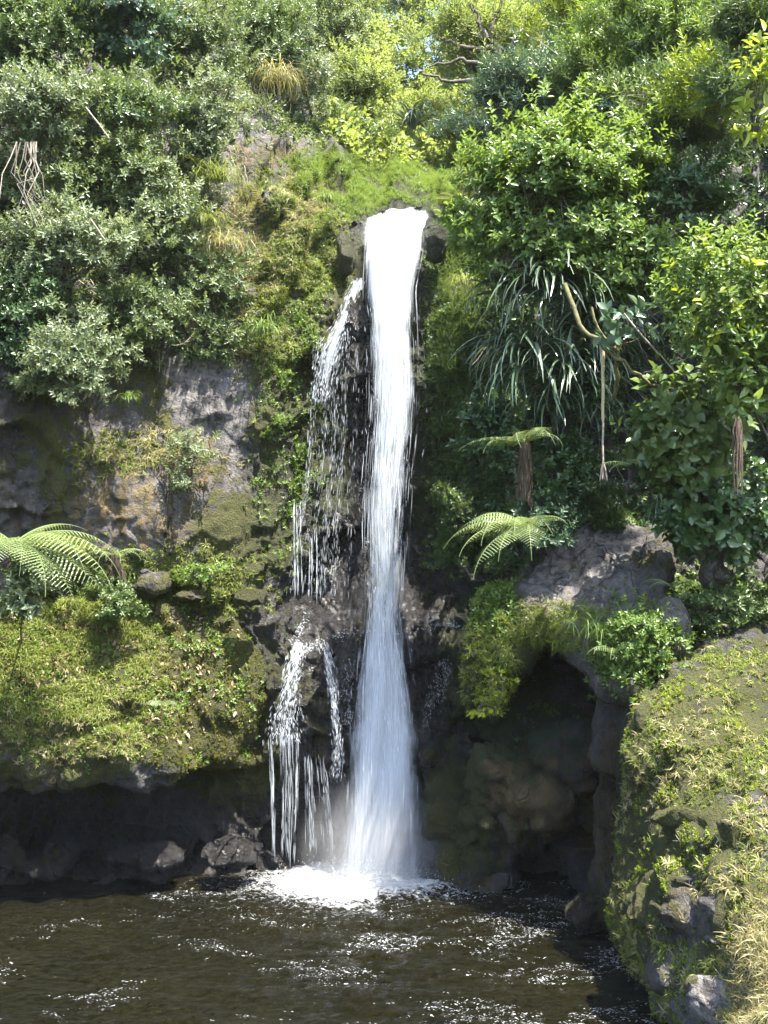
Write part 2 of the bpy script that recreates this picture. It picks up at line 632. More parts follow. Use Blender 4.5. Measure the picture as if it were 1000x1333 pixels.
# ------------------------------------------------------------------ where moss, ochre stain, wetness with painted pillar shade and pale rock lie (photo measures)
SPL = {
    'moss': [(920, 980, 120, 160, .5), (850, 1080, 50, 160, .6), (260, 900, 110, 110, .75), (120, 900, 160, 110, .5), (330, 700, 55, 45, .9), (390, 440, 45, 120, .85), (410, 350, 50, 60, .9), (350, 600, 25, 100, .5),
             (440, 300, 40, 40, .5), (600, 520, 60, 200, .8), (600, 270, 40, 40, .8), (640, 860, 50, 90, .85), (590, 1050, 40, 90, .65), (330, 960, 45, 60, .7),
             (440, 250, 120, 40, .6), (900, 950, 90, 140, .35), (820, 1180, 40, 90, .45), (950, 1150, 60, 120, .35), (700, 950, 90, 60, .35), (300, 800, 60, 60, .5),
             (60, 600, 60, 80, .35), (100, 450, 150, 120, .3), (420, 620, 40, 120, .5), (60, 1080, 60, 40, .3), (860, 770, 40, 60, .2)],
    'ochre': [(640, 1040, 110, 90, .62), (900, 1100, 110, 150, .38), (760, 760, 90, 60, .3), (140, 650, 90, 70, .66), (240, 700, 80, 80, .62), (270, 620, 30, 60, .6), (350, 205, 60, 22, .75), (60, 1010, 80, 25, .8), (420, 240, 60, 25, .4), (20, 640, 60, 60, .45),
              (700, 800, 30, 30, .6), (680, 1030, 80, 60, .55), (790, 1060, 30, 140, .75), (860, 850, 40, 20, .7), (900, 1200, 60, 80, .35), (200, 600, 80, 40, .4), (50, 1110, 40, 30, .5), (860, 1080, 50, 60, .3)],
    'wet': [(790, 1040, 22, 120, .9), (430, 700, 70, 330, 1.0), (570, 800, 60, 330, 1.0), (430, 900, 120, 160, .9), (150, 1090, 240, 60, .95), (570, 1060, 35, 110, .8), (700, 1150, 130, 60, .6), (500, 600, 70, 500, 1.0), (760, 1060, 70, 140, .5), (380, 1080, 90, 90, 1.0),  # first patch paints the cave pillar's shade into the colour; others wet rock
            (560, 560, 30, 120, .7), (700, 960, 120, 60, .3), (40, 420, 60, 120, .3)],
    'pale': [(330, 250, 40, 60, .35), (960, 1000, 60, 70, .35), (880, 900, 40, 50, .5), (190, 1000, 45, 22, 1.0), (315, 560, 40, 80, .4), (260, 510, 90, 60, .35), (220, 690, 50, 70, .35), (740, 735, 80, 45, .55), (900, 1060, 50, 50, .45), (940, 1180, 40, 30, .9), (860, 870, 40, 60, .5), (340, 880, 25, 60, .35), (930, 1290, 50, 50, .7), (860, 1130, 50, 40, .3), (830, 790, 40, 40, .3), (400, 860, 60, 40, .3)],
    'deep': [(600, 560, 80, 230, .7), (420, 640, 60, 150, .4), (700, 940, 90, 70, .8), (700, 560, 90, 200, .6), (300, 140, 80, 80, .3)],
}


def paint(V, add=None):
    px, py = proj(V)
    out = {}
    for k, L in SPL.items():
        a = np.zeros(len(V))
        for x, y, rx, ry, v in L:
            a = np.maximum(a, v * np.exp(-0.5 * (((px - x) / rx) ** 2 + ((py - y) / ry) ** 2) ** 1.3))
        out[k] = a
    out['moss'] = np.clip(out['moss'] * 1.25 + .12, 0, 1)
    for k, v in (add or {}).items():
        out[k] = np.clip(out[k] + v, 0, 1)
    return out


# ------------------------------------------------------------------ the gorge wall: distances read off the photograph
CP = [(-600, 1200, 9), (-600, 600, 9), (-600, 0, 12), (-600, -400, 17), (-250, 1150, 12.5), (-250, 600, 12), (-250, 100, 14), (-250, -400, 18),
      (0, 1150, 15.5), (0, 1040, 15.7), (0, 900, 15.3), (0, 700, 14.7), (0, 600, 14.4), (0, 450, 14.4), (0, 200, 15.2), (0, 0, 17), (0, -400, 20),
      (100, 600, 15.0), (100, 450, 15.2), (100, 200, 16.2), (100, 0, 18), (100, 750, 15.2), (110, 1000, 15.8), (110, 1150, 15.6),
      (170, 480, 15.8), (250, 560, 16.0), (340, 560, 16.0), (340, 460, 16.1), (300, 350, 16.4), (300, 210, 17), (330, 180, 17.6), (380, 240, 17.6),
      (300, 60, 21), (300, -100, 24), (380, 320, 16.8), (430, 350, 17), (455, 300, 17.3), (450, 265, 17.8), (420, 235, 18.3), (380, 190, 19),
      (480, 240, 19), (480, 262, 18.0), (560, 235, 20.5), (560, 262, 18.3), (300, 700, 15.7), (200, 760, 15.6), (330, 780, 15.9), (330, 900, 15.9),
      (230, 680, 15.4), (150, 620, 15.1), (330, 1040, 16.2), (330, 1130, 16.1), (230, 1060, 15.9), (230, 1140, 15.8),
      (515, 275, 17.8), (510, 300, 17.35), (510, 360, 17.0), (510, 430, 16.9), (510, 600, 17.0), (510, 740, 17.2), (510, 800, 16.5), (400, 800, 16.5),
      (400, 840, 16.0), (400, 940, 15.7), (400, 1000, 16.1), (400, 1120, 16.3), (510, 900, 16.3), (510, 1130, 16.4), (440, 840, 16.1), (440, 1000, 16.1),
      (400, 480, 16.6), (420, 600, 16.9), (385, 700, 16.4), (455, 400, 16.75), (400, 760, 16.9), (450, 700, 17.1),
      (570, 290, 17.5), (600, 255, 17.3), (560, 340, 17.0), (570, 450, 16.8), (570, 600, 17.0), (600, 720, 17.0), (560, 850, 16.5), (570, 950, 16.3), (560, 1100, 16.2),
      (630, 300, 16.6), (640, 400, 16.1), (640, 600, 16.2), (640, 700, 16.2), (700, 450, 15.8), (750, 600, 15.8), (700, 250, 16.6), (700, 100, 20),
      (800, 600, 15.3), (800, 400, 15.2), (800, 200, 17), (900, 700, 14.5), (1000, 700, 14.5), (900, 500, 15.2), (1000, 500, 14.6), (1000, 300, 15.2), (1000, 100, 16), (1000, -400, 18),
      (640, 850, 16.5), (640, 950, 16.2), (700, 900, 16.4), (700, 1000, 16.0), (700, 1080, 16.4), (700, 1160, 16.2), (640, 1130, 15.7), (760, 1000, 15.2), (770, 1170, 14.8), (800, 900, 14.6), (800, 1200, 13.0), (900, 900, 13.8),
      (1000, 900, 14), (1000, 1250, 12), (900, 1250, 11.8), (1250, 1200, 10.5), (1250, 700, 13), (1250, 200, 15), (1250, -400, 20), (1600, 1200, 8), (1600, 600, 10), (1600, -400, 18),
      (545, 215, 23), (590, 200, 25), (560, 150, 31), (560, 90, 38), (560, 50, 45), (480, 140, 26), (450, 160, 22), (640, 130, 26), (640, 180, 21),
      (480, 20, 34), (400, 0, 27), (400, 110, 22), (650, 20, 34), (750, 0, 28), (850, 0, 22), (560, -100, 50), (400, -400, 34), (700, -400, 36), (560, -400, 55)]
CP = np.array(CP, float)


class RBF:
    def __init__(s, X, v, lam=1e-3):
        s.X = X
        n = len(X)
        K = s.k(X, X) + lam * np.eye(n)
        Q = np.c_[np.ones(n), X]
        A = np.block([[K, Q], [Q.T, np.zeros((3, 3))]])
        s.w = np.linalg.solve(A, np.r_[v, 0, 0, 0])

    @staticmethod
    def k(A, B):
        d2 = ((A[:, None] - B[None]) ** 2).sum(-1)
        return np.sqrt(d2) * d2 ** 0.0

    def __call__(s, Q):
        return s.k(Q, s.X) @ s.w[:len(s.X)] + np.c_[np.ones(len(Q)), Q] @ s.w[len(s.X):]


_rbf = RBF(CP[:, :2] / 100, np.log(CP[:, 2]), 0.02)


def depth(px, py):
    q = np.stack(np.broadcast_arrays(np.asarray(px, float), np.asarray(py, float)), -1).reshape(-1, 2) / 100
    out = np.concatenate([np.exp(_rbf(q[i:i + 20000])) for i in range(0, len(q), 20000)])
    return out


def normals_grid(V):
    du = np.gradient(V, axis=1)
    dv = np.gradient(V, axis=0)
    n = np.cross(du, dv)
    n /= np.linalg.norm(n, axis=2, keepdims=True) + 1e-9
    return n


def rock_disp(W, amp=1.0, seed=0.0):
    """blocky, jointed and weathered relief in metres along the normal"""
    warp = np.stack([fbm(W * 0.6 + 5, 3), fbm(W * 0.6 + 25, 3), fbm(W * 0.6 + 45, 3)], -1)
    q = (W + warp * 0.5 + seed)
    a, ta, ba = cells(q * np.array([0.85, 0.85, 0.6]))
    b, tb, bb = cells(q * np.array([2.3, 2.3, 1.7]) + 31)
    c, tc, bc = cells(q * np.array([5.2, 5.2, 4.2]) + warp * .6 + 71)
    d = 0.26 * (a - .5) + 0.36 * ta - 0.05 * (1 - sstep(0, 0.06, ba))
    d += 0.12 * (b - .5) + 0.17 * tb - 0.035 * (1 - sstep(0, 0.07, bb))
    d += 0.035 * (c - .5) + 0.065 * tc
    d += 0.28 * fbm(W * 0.35 + 11, 3) + 0.15 * fbm(W * 1.9, 4, .55, True) + 0.04 * fbm(W * 8.0, 3)
    return d * amp


xs = np.unique(np.concatenate([np.arange(-600, -40, 20), np.arange(-40, 1040, 3.4), np.arange(1040, 1601, 20)]))
ys = np.unique(np.concatenate([np.arange(-400, -40, 20), np.arange(-40, 1190, 3.4), [1200, 1230, 1260]]))
GX, GY = np.meshgrid(xs, ys)
TV = PA(GX.ravel(), GY.ravel(), depth(GX.ravel(), GY.ravel())).reshape(*GX.shape, 3)
TN = normals_grid(TV)
tq = TV.reshape(-1, 3)
pxf, pyf = GX.ravel(), GY.ravel()
calm = 1 - 0.75 * np.exp(-((pxf - 515) / 50) ** 2 - ((pyf - 330) / 90) ** 2)          # the lip of the fall
calm *= 1 - 0.68 * np.exp(-((pxf - 215) / 170) ** 4 - ((pyf - 590) / 150) ** 4)           # smooth grey slab
far_k = np.clip(tq[:, 1] / 17, 0.7, 2.5)
disp = rock_disp(tq / far_k[:, None]) * calm * np.sqrt(far_k)
TV = tq + TN.reshape(-1, 3) * disp[:, None]
nr, nc = GX.shape
idx = np.arange(nr * nc).reshape(nr, nc)
TF = np.stack([idx[:-1, :-1], idx[1:, :-1], idx[1:, 1:], idx[:-1, 1:]], -1).reshape(-1, 4)
fm = np.stack([pxf, pyf], -1)[TF].mean(1)
fd = TV[TF][:, :, 1].mean(1)
gap = (np.abs(fm[:, 0] - 540 - 10 * np.sin(fm[:, 1] * .05)) < (118 - fm[:, 1]) * .62) & (fd > 22)
gap |= (fm[:, 1] < -60) & (fd > 22)
TF = TF[~gap]
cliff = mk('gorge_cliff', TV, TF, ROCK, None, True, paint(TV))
tag(cliff, 'tall mossy rock wall of the gorge behind the waterfall', None, None, 'structure')

# ground below everything, out to the horizon
gm = np.array([[-160, -160, -1.6], [160, -160, -1.6], [160, 160, -1.6], [-160, 160, -1.6]], float)
tag(mk('ground', gm, np.array([[0, 1, 2, 3]]), earth_mat()), 'dark earth under the pool and beyond', None, None, 'structure')


# ------------------------------------------------------------------ rock masses (closed solids)
def solid(hulls, voxel=0.06, smooth=6, amp=1.0, seed=0.0, cut=None):
    """hulls: lists of points; union -> voxel skin -> weathered relief; returns V, F"""
    bm = bmesh.new()
    for pts in hulls:
        b2 = bmesh.new()
        for p in pts:
            b2.verts.new(p)
        r = bmesh.ops.convex_hull(b2, input=b2.verts[:])
        bmesh.ops.delete(b2, geom=list({g for g in r['geom_interior'] + r['geom_unused'] if isinstance(g, bmesh.types.BMVert)}), context='VERTS')
        t = bpy.data.meshes.new('t'); b2.to_mesh(t); b2.free(); bm.from_mesh(t); bpy.data.meshes.remove(t)
    bmesh.ops.recalc_face_normals(bm, faces=bm.faces[:])
    me = bpy.data.meshes.new('t'); bm.to_mesh(me); bm.free()
    o = bpy.data.objects.new('t', me); COL.objects.link(o)
    rm = o.modifiers.new('r', 'REMESH'); rm.mode = 'VOXEL'; rm.voxel_size = voxel
    sm = o.modifiers.new('s', 'SMOOTH'); sm.iterations = smooth; sm.factor = 0.6
    dg = bpy.context.evaluated_depsgraph_get()
    ev = o.evaluated_get(dg).to_mesh()
    n = len(ev.vertices)
    V = np.empty(n * 3, np.float32); ev.vertices.foreach_get('co', V); V = V.reshape(-1, 3).astype(float)
    N = np.empty(n * 3, np.float32); ev.vertices.foreach_get('normal', N); N = N.reshape(-1, 3)
    F = np.array([p.vertices[:] for p in ev.polygons if len(p.vertices) == 4])
    o.evaluated_get(dg).to_mesh_clear()
    bpy.data.objects.remove(o); bpy.data.meshes.remove(me)
    V = V + N * (rock_disp(V, amp, seed))[:, None]
    return V, F


def pts(*L):
    return [tuple(PA(*p)) for p in L]


# left ledge: bank that overhangs the dark undercut
led = [pts((-420, 700, 12.2), (-420, 1010, 11.6), (-420, 960, 13.5), (0, 770, 15.0), (0, 985, 14.0), (0, 1020, 14.3), (0, 960, 16), (-200, 900, 12.6), (-200, 1010, 12.6)),
       pts((-20, 780, 15.0), (-20, 990, 13.95), (-20, 1022, 14.3), (235, 795, 15.5), (225, 900, 14.75), (225, 990, 14.3), (228, 1018, 14.5), (120, 985, 14.0), (110, 1022, 14.2), (150, 880, 14.6), (200, 980, 16.3), (0, 980, 16.3)),
       pts((200, 820, 15.3), (200, 1010, 14.7), (300, 800, 15.9), (345, 860, 15.7), (340, 940, 15.5), (300, 1000, 15.3), (270, 930, 15.0), (250, 1010, 14.9), (250, 990, 16.5), (340, 980, 16.5))]
LV, LF = solid(led, 0.055, 3, 0.5, 3.0)
ledge = mk('left_bank', LV, LF, ROCK, None, True, paint(LV, {'moss': 0.12}))
tag(ledge, 'grassy overhanging rock bank left of the waterfall', None, None, 'structure')

# right ledge over the cave, with the bare boulder slope on it
rl = [pts((628, 775, 14.6), (690, 745, 14.9), (700, 830, 14.0), (608, 880, 14.3), (605, 920, 14.4), (650, 925, 14.5), (690, 860, 14.2), (640, 800, 16.3), (640, 900, 16.3)),
      pts((675, 780, 14.3), (690, 745, 14.8), (770, 690, 15.2), (850, 690, 14.6), (868, 735, 13.8), (862, 800, 13.2), (790, 830, 13.2), (690, 825, 13.9), (760, 690, 16.8), (860, 700, 16), (700, 800, 16.5)),
      pts((700, 790, 13.9), (870, 790, 12.9), (880, 840, 12.5), (830, 900, 12.3), (790, 900, 12.7), (770, 870, 13.2), (740, 845, 13.6), (860, 800, 15), (840, 900, 14.5), (760, 850, 15)),
      pts((785, 880, 13.2), (840, 880, 12.6), (830, 1000, 12.6), (800, 1200, 12.8), (780, 1190, 13.6), (785, 1080, 13.8), (790, 960, 13.7), (840, 1230, 12.9), (860, 1000, 14), (850, 1240, 13.5))]
RV, RF = solid(rl, 0.05, 3, 0.5, 9.0)
tag(mk('right_ledge', RV, RF, ROCK, None, True, paint(RV)), 'bare and mossy rock ledge roofing the dark cave', None, None, 'structure')

# rocks at the foot of the cave wall
cv = [pts((560, 1000, 15.7), (600, 930, 15.9), (640, 1000, 15.3), (650, 1080, 15.2), (660, 1165, 15.0), (555, 1140, 15.7), (590, 1150, 15.4), (620, 1000, 17), (640, 1180, 16.8), (550, 1120, 17)),
      pts((620, 960, 15.9), (680, 985, 15.4), (770, 1000, 14.9), (780, 1060, 14.6), (700, 1075, 15.0), (650, 1085, 15.2), (690, 1060, 14.9), (640, 1000, 17), (770, 1010, 17), (760, 1060, 16.6), (660, 1070, 17)),
      pts((600, 905, 16.2), (700, 880, 16.0), (770, 930, 15.2), (760, 980, 15.2), (640, 960, 16.0), (600, 940, 16.3), (690, 920, 17.3))]
CV, CF = solid(cv, 0.05, 1, 1.0, 15.0)
tag(mk('cave_wall', CV, CF, ROCK, None, True, paint(CV, {'ochre': 0.12})), 'broken brown rock blocks arching over the cave mouth', None, None, 'structure')

# near bank on the right
nb = [pts((1000, 822, 13.4), (940, 833, 13.1), (880, 850, 12.7), (838, 905, 12.3), (818, 960, 12.1), (808, 1030, 12.0), (797, 1110, 12.0), (1100, 820, 12.9), (1100, 1000, 11.3), (830, 1200, 12.8), (900, 1200, 13.5), (1100, 1200, 13), (1000, 850, 14.5),
          (794, 1170, 11.7), (806, 1225, 11.6), (838, 1262, 11.0), (874, 1292, 10.4), (908, 1332, 9.8), (950, 1390, 9.0), (1030, 1500, 7.6), (1100, 1500, 6.6), (1000, 1350, 8.6), (1000, 1180, 9.9), (1100, 1100, 9.9), (1200, 1500, 9), (985, 1440, 8.8))]
nb += [
      pts((1050, 830, 12.9), (1500, 760, 9), (1500, 1500, 4.6), (1080, 1500, 6.6), (1080, 1100, 9.6), (1600, 1300, 8), (1500, 900, 12))]
NV, NF = solid(nb, 0.05, 6, 0.40, 21.0)
tag(mk('near_bank', NV, NF, ROCK, None, True, paint(NV, {'moss': 0.10})), 'sloping grassy rock bank close by on the right', None, None, 'structure')


# ------------------------------------------------------------------ pool
FB = np.array([-0.1, 15.75])
wx = np.unique(np.concatenate([np.linspace(-14, -8, 14), np.arange(-8, 5.6, 0.045), np.linspace(5.6, 12, 14)]))
wy_ = np.unique(np.concatenate([np.linspace(-10, 7.5, 20), np.arange(7.5, 17.6, 0.045), [17.8, 18.2]]))
WX, WY = np.meshgrid(wx, wy_)


def wave(x, y):
    r = np.hypot(x - FB[0], y - FB[1])
    k = 0.6 + 1.2 * np.exp(-r / 3.0)
    q = np.stack([x * 1.5, y * 2.6, 0 * x], -1)
    h = 0.030 * fbm(q * 2.6 + 13, 3, 0.5, True) + 0.040 * fbm(q, 3, 0.55, True) + 0.03 * pnoise(np.stack([x * 0.7, y * 1.3, 0 * x + 3], -1))
    h += 0.012 * np.sin(r * 7.0 + 2.5 * pnoise(np.stack([x, y, 0 * x + 9], -1)))
    return h * k * 1.35 + 0.16 * np.exp(-(r / 0.55) ** 2)


wxf, wyf = WX.ravel(), WY.ravel()
wz = wave(wxf, wyf)
rr = np.hypot((wxf - FB[0] + 0.25 * (wxf < FB[0]) * 0), (wyf - FB[1]) * 1.25)
ang_k = np.where(wxf < FB[0], 1.35, 1.0)
foam_glint = 1.15 * np.exp(-(rr / (0.95 * ang_k)) ** 2) + 0.46 * np.exp(-rr / (2.2 * ang_k))
pw, qw = WX.shape
pidx = np.arange(pw * qw).reshape(pw, qw)
PF = np.stack([pidx[:-1, :-1], pidx[:-1, 1:], pidx[1:, 1:], pidx[1:, :-1]], -1).reshape(-1, 4)
tag(mk('pool_water', np.stack([wxf, wyf, wz], -1), PF, pool_mat(), None, True, {'foam_glint': foam_glint}), 'dark rippled brown plunge pool below the waterfall', None, None, 'structure')

# white flecks modelled as shapes for sun and sky glints on the ripples
g = rs(77)
n0 = 190000
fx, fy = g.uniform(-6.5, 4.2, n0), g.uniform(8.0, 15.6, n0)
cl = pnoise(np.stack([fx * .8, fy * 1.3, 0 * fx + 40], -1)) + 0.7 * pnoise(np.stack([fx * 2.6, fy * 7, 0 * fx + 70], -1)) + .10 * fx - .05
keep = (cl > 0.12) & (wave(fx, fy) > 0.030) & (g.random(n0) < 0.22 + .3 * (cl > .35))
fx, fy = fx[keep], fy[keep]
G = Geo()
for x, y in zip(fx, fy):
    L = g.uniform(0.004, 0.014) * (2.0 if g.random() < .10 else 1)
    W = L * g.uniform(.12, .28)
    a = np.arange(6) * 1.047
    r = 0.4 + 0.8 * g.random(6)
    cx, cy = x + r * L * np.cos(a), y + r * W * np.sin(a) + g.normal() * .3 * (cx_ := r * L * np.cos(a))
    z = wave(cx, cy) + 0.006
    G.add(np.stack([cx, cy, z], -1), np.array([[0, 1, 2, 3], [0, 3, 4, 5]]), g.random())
tag(G.build('foam_glint', M_WHITE), 'small white flecks shaped as sun and sky glints over the dark pool', None, None, 'stuff')


# ------------------------------------------------------------------ waterfall
def ipath(tab, py):
    tab = np.array(tab, float)
    return [np.interp(py, tab[:, 0], tab[:, c]) for c in range(1, tab.shape[1])]


#            py   left right  Y
MAINT = [(272, 470, 563, 17.6), (280, 471, 563, 17.4), (300, 472, 560, 17.1), (340, 470, 552, 16.72), (380, 470, 545, 16.6), (420, 472, 547, 16.5), (470, 474, 550, 16.42), (520, 474, 549, 16.38), (580, 470, 545, 16.33),
         (640, 466, 540, 16.3), (700, 466, 537, 16.27), (760, 469, 533, 16.24), (800, 467, 530, 16.2), (850, 459, 538, 16.08), (900, 453, 546, 15.98), (960, 450, 550, 15.92), (1020, 447, 551, 15.87), (1080, 444, 551, 15.83), (1140, 436, 552, 15.78)]
fall = empty('waterfall', PA(495, 1130, 15.8)[()])
tag(fall, 'tall white waterfall dropping from the notch into the pool', 'waterfall')


def sheet(tab, nu, nv, bulge, wide, off, densf, lip):
    t = np.array(tab, float)
    py = np.linspace(t[0, 0], t[-1, 0], nv)
    l, r, Y = ipath(tab, py)
    u = np.linspace(-1, 1, nu)
    cx, hw = (l + r) / 2, (r - l) / 2 * wide
    hw = hw * (1 + lip * (.05 * np.sin(py * .045 + off * 40) + .05 * np.sin(py * .11 + off * 25)) * sstep(330, 420, py))
    cx = cx + lip * 2.0 * np.sin(py * .03 + off * 30) * sstep(330, 420, py)
    V, D, UV = [], [], []
    for i in range(nv):
        px = cx[i] + u * hw[i]
        Yy = Y[i] + off - bulge * np.sqrt(np.maximum(0, 1 - u * u)) + 0.04 * np.sin(u * 7 + py[i] * .02)
        pyr_ = py[i] + lip * (11 * np.maximum(0, -u - .2) + 1.0 * np.sin(u * 11) - 3 * u) * (1 - sstep(t[0, 0], t[0, 0] + 45, py[i]))
        V.append(PA(px, pyr_, Yy))
        D.append(densf(u, py[i]))
        UV.append(np.stack([u * hw[i] / 40.0, np.full(nu, py[i] / 80.0)], -1))
    V = np.concatenate(V); D = np.concatenate(D); UV = np.concatenate(UV)
    ii = np.arange(nu * nv).reshape(nv, nu)
    F = np.stack([ii[:-1, :-1], ii[1:, :-1], ii[1:, 1:], ii[:-1, 1:]], -1).reshape(-1, 4)
    return V, F, D, UV


def dmain(k):
    def f(u, py):
        core = np.interp(py, [272, 278, 300, 340, 420, 520, 640, 760, 800, 900, 960, 1060, 1140], [.40, .72, .82, .70, .53, .46, .42, .41, .44, .54, .62, .66, .8])
        return core + k - 0.58 * np.abs(u) ** 2.8
    return f


for i, (bul, wd, off, kk, su, lo, hi, amp) in enumerate([(0.10, 0.92, 0.12, 0.05, 3.6, .30, .72, .95), (0.16, 1.0, 0.06, 0.0, 5.0, .34, .78, .85), (0.22, 1.06, 0.0, -.03, 7.0, .38, .82, .75), (0.28, 1.12, -.05, -.05, 9.0, .40, .86, .65), (0.32, 1.2, -.09, -.08, 10.0, .40, .95, .5), (0.36, 1.32, -.13, -.12, 8.0, .40, 1.0, .4)]):
    V, F, D, UV = sheet(MAINT, 41, 160, bul, wd, off, dmain(kk), 1)
    o = mk('water_sheet', V, F, sheet_water('falling_water_%d' % i, su, 0.42, 3.1 * i + 1, lo, hi, amp), fall, True, {'dens': D}, UV)


def strands(tab, n, seed, wpx=(0.5, 1.4), lpx=(20, 90), edge=1.0, depth_j=0.2, pyr=None, power=1.0, wander=.35, cols=0):
    """thin threads and drops of water following the fall"""
    g = rs(seed)
    t = np.array(tab, float)
    lo, hi = pyr or (t[0, 0], t[-1, 0])
    Gm = Geo()
    nk = 5
    p0 = lo + (hi - lo) * g.random(n) ** power
    ln = np.minimum(g.uniform(*lpx, n), t[-1, 0] - p0 + 2 + 25 * g.random(n))
    u0 = np.clip(g.normal(size=n) * 0.5, -1.25, 1.25) * edge
    if cols:
        u0 = (g.uniform(-1, 1, cols)[g.integers(0, cols, n)] + g.normal(size=n) * .05) * edge
    ww = g.uniform(*wpx, n)
    dj = -np.abs(g.normal(size=n)) * depth_j
    py = p0[:, None] + ln[:, None] * np.linspace(0, 1, nk)
    l, r, Y = ipath(tab, py)
    px = (l + r) / 2 + u0[:, None] * (r - l) / 2 + np.cumsum(g.normal(size=(n, nk)) * wander, 1)
    prof = np.array([0.15, .8, 1, .75, .1])
    hw = ww[:, None] * prof / 2
    A = PA(px - hw, py, Y + dj[:, None]); B = PA(px + hw, py, Y + dj[:, None])
    V = np.stack([A, B], 2).reshape(-1, 3)
    base = (np.arange(n) * nk * 2)[:, None, None]
    F = np.array([[2 * k, 2 * k + 2, 2 * k + 3, 2 * k + 1] for k in range(nk - 1)])[None] + base
    Gm.add(V, F.reshape(-1, 4), np.repeat(g.random(n) ** 1.5, nk * 2))
    return Gm


so = strands(MAINT, 3000, 5, (0.3, 0.8), (12, 60), .72, 0.25, (290, 1140)).build('water_thread', M_THREAD, fall)
tag(so, kind='stuff')
so = strands(MAINT, 1300, 6, (0.3, 0.7), (3, 9), .95, 0.3, (360, 1120)).build('water_drop', M_THREAD, fall)
tag(so, kind='stuff')

# splash at the foot
g = rs(31)
n = 5000
th = g.uniform(0, 6.283, n)
rad = np.abs(g.normal(size=n)) * 0.55
hz = np.abs(g.normal(size=n)) * 0.28 * np.exp(-rad * .8)
c = np.stack([FB[0] + rad * np.cos(th) * 1.3, FB[1] - 0.15 + rad * np.sin(th) * .8, 0.05 + hz], -1)
c = c[c[:, 1] < 16.1]
sz = g.uniform(0.002, 0.007, len(c))
oct_v = np.array([[1, 0, 0], [-1, 0, 0], [0, 1, 0], [0, -1, 0], [0, 0, 1.6], [0, 0, -1.6]])
oct_f = np.array([[0, 2, 4], [2, 1, 4], [1, 3, 4], [3, 0, 4], [2, 0, 5], [1, 2, 5], [3, 1, 5], [0, 3, 5]])
V = (c[:, None] + sz[:, None, None] * oct_v[None]).reshape(-1, 3)
F = (oct_f[None] + (np.arange(len(c)) * 6)[:, None, None]).reshape(-1, 3)
tag(mk('splash', V, F, M_WHITE, fall, True), kind='stuff')

# side cascade: branches off left of the wedge of rock, thin veil, then two streams off the middle shelf
side = empty('side_cascade', PA(370, 1120, 16.0)[()])
tag(side, 'thin side cascade trickling over dark wet rock left of the main waterfall', 'waterfall')
BR = [(362, 462, 474, 16.62), (385, 452, 466, 16.6), (410, 442, 456, 16.5), (425, 434, 452, 16.45), (440, 424, 450, 16.42), (455, 414, 446, 16.4), (475, 411, 440, 16.38), (500, 408, 434, 16.36), (540, 404, 432, 16.34)]
V, F, D, UV = sheet(BR, 15, 60, 0.08, 1.1, 0, lambda u, py: 0.56 - 0.40 * np.abs(u) ** 2 - 0.22 * sstep(450, 540, py), 0)
mk('water_sheet', V, F, sheet_water('side_water_a', 7, .6, 12.0, .42, .68, .95), side, True, {'dens': D}, UV)
VEIL = [(440, 412, 470, 16.4), (520, 404, 470, 16.4), (620, 398, 466, 16.4), (700, 384, 462, 16.4), (780, 376, 462, 16.35)]
tag(strands(BR, 1300, 15, (.4, 1.3), (2, 8), 1.15, .06, (364, 520), 1.3, .3).build('water_thread', M_THREAD, side), kind='stuff')
V, F, D, UV = sheet(VEIL, 25, 60, 0.05, 1.0, 0, lambda u, py: 0.38 - 0.2 * np.abs(u) ** 4 + .05 * (u < -.6), 0)
mk('water_veil', V, F, sheet_water('side_water_b', 11, .35, 22.0, .47, .72, .6), side, True, {'dens': D}, UV)
tag(strands(VEIL, 1500, 8, (0.3, 0.65), (2, 14), 1.0, 0.06, (440, 770), 1.0, .15, 26).build('water_thread', M_THREAD, side), kind='stuff')
tag(strands([(650, 376, 392, 16.2), (765, 376, 396, 16.15)], 170, 12, (0.3, 0.8), (4, 22), .8, 0.03, None, 1.0, .15, 7).build('water_thread', M_THREAD, side), kind='stuff')
tag(strands([(690, 402, 416, 16.3), (770, 400, 418, 16.2)], 110, 13, (0.3, 0.8), (4, 20), .8, 0.03, None, 1.0, .15, 5).build('water_thread', M_THREAD, side), kind='stuff')
S1 = [(835, 380, 398, 15.75), (860, 376, 392, 15.55), (890, 368, 388, 15.45), (930, 358, 386, 15.4), (965, 353, 390, 15.35), (1000, 354, 390, 15.33), (1060, 356, 388, 15.3), (1115, 356, 386, 15.3)]
V, F, D, UV = sheet(S1, 17, 60, 0.05, 1.05, 0, lambda u, py: np.interp(py, [835, 850, 960, 990, 1115], [.1, .36, .40, .30, .18]) - .25 * np.abs(u) ** 3, 0)
mk('water_sheet', V, F, sheet_water('side_water_c', 10, .5, 33.0, .44, .66, .95), side, True, {'dens': D}, UV)
tag(strands(S1, 330, 9, (0.3, 0.8), (6, 45), 1.1, 0.04, (945, 1100), 1.0, .15, 13).build('water_thread', M_THREAD, side), kind='stuff')
tag(strands(S1, 1300, 19, (0.35, 1.2), (2, 9), 1.25, 0.06, (835, 965), 1.0, .5).build('water_thread', M_THREAD, side), kind='stuff')
S2 = [(830, 412, 428, 15.9), (860, 422, 434, 15.72), (890, 428, 438, 15.6), (930, 432, 442, 15.5), (970, 434, 446, 15.45), (1060, 428, 446, 15.5)]
V, F, D, UV = sheet(S2, 11, 50, 0.04, 1.0, 0, lambda u, py: np.interp(py, [830, 850, 950, 1060], [.1, .36, .34, .16]) - .25 * np.abs(u) ** 3, 0)
mk('water_sheet', V, F, sheet_water('side_water_d', 10, .5, 43.0, .44, .66, .9), side, True, {'dens': D}, UV)
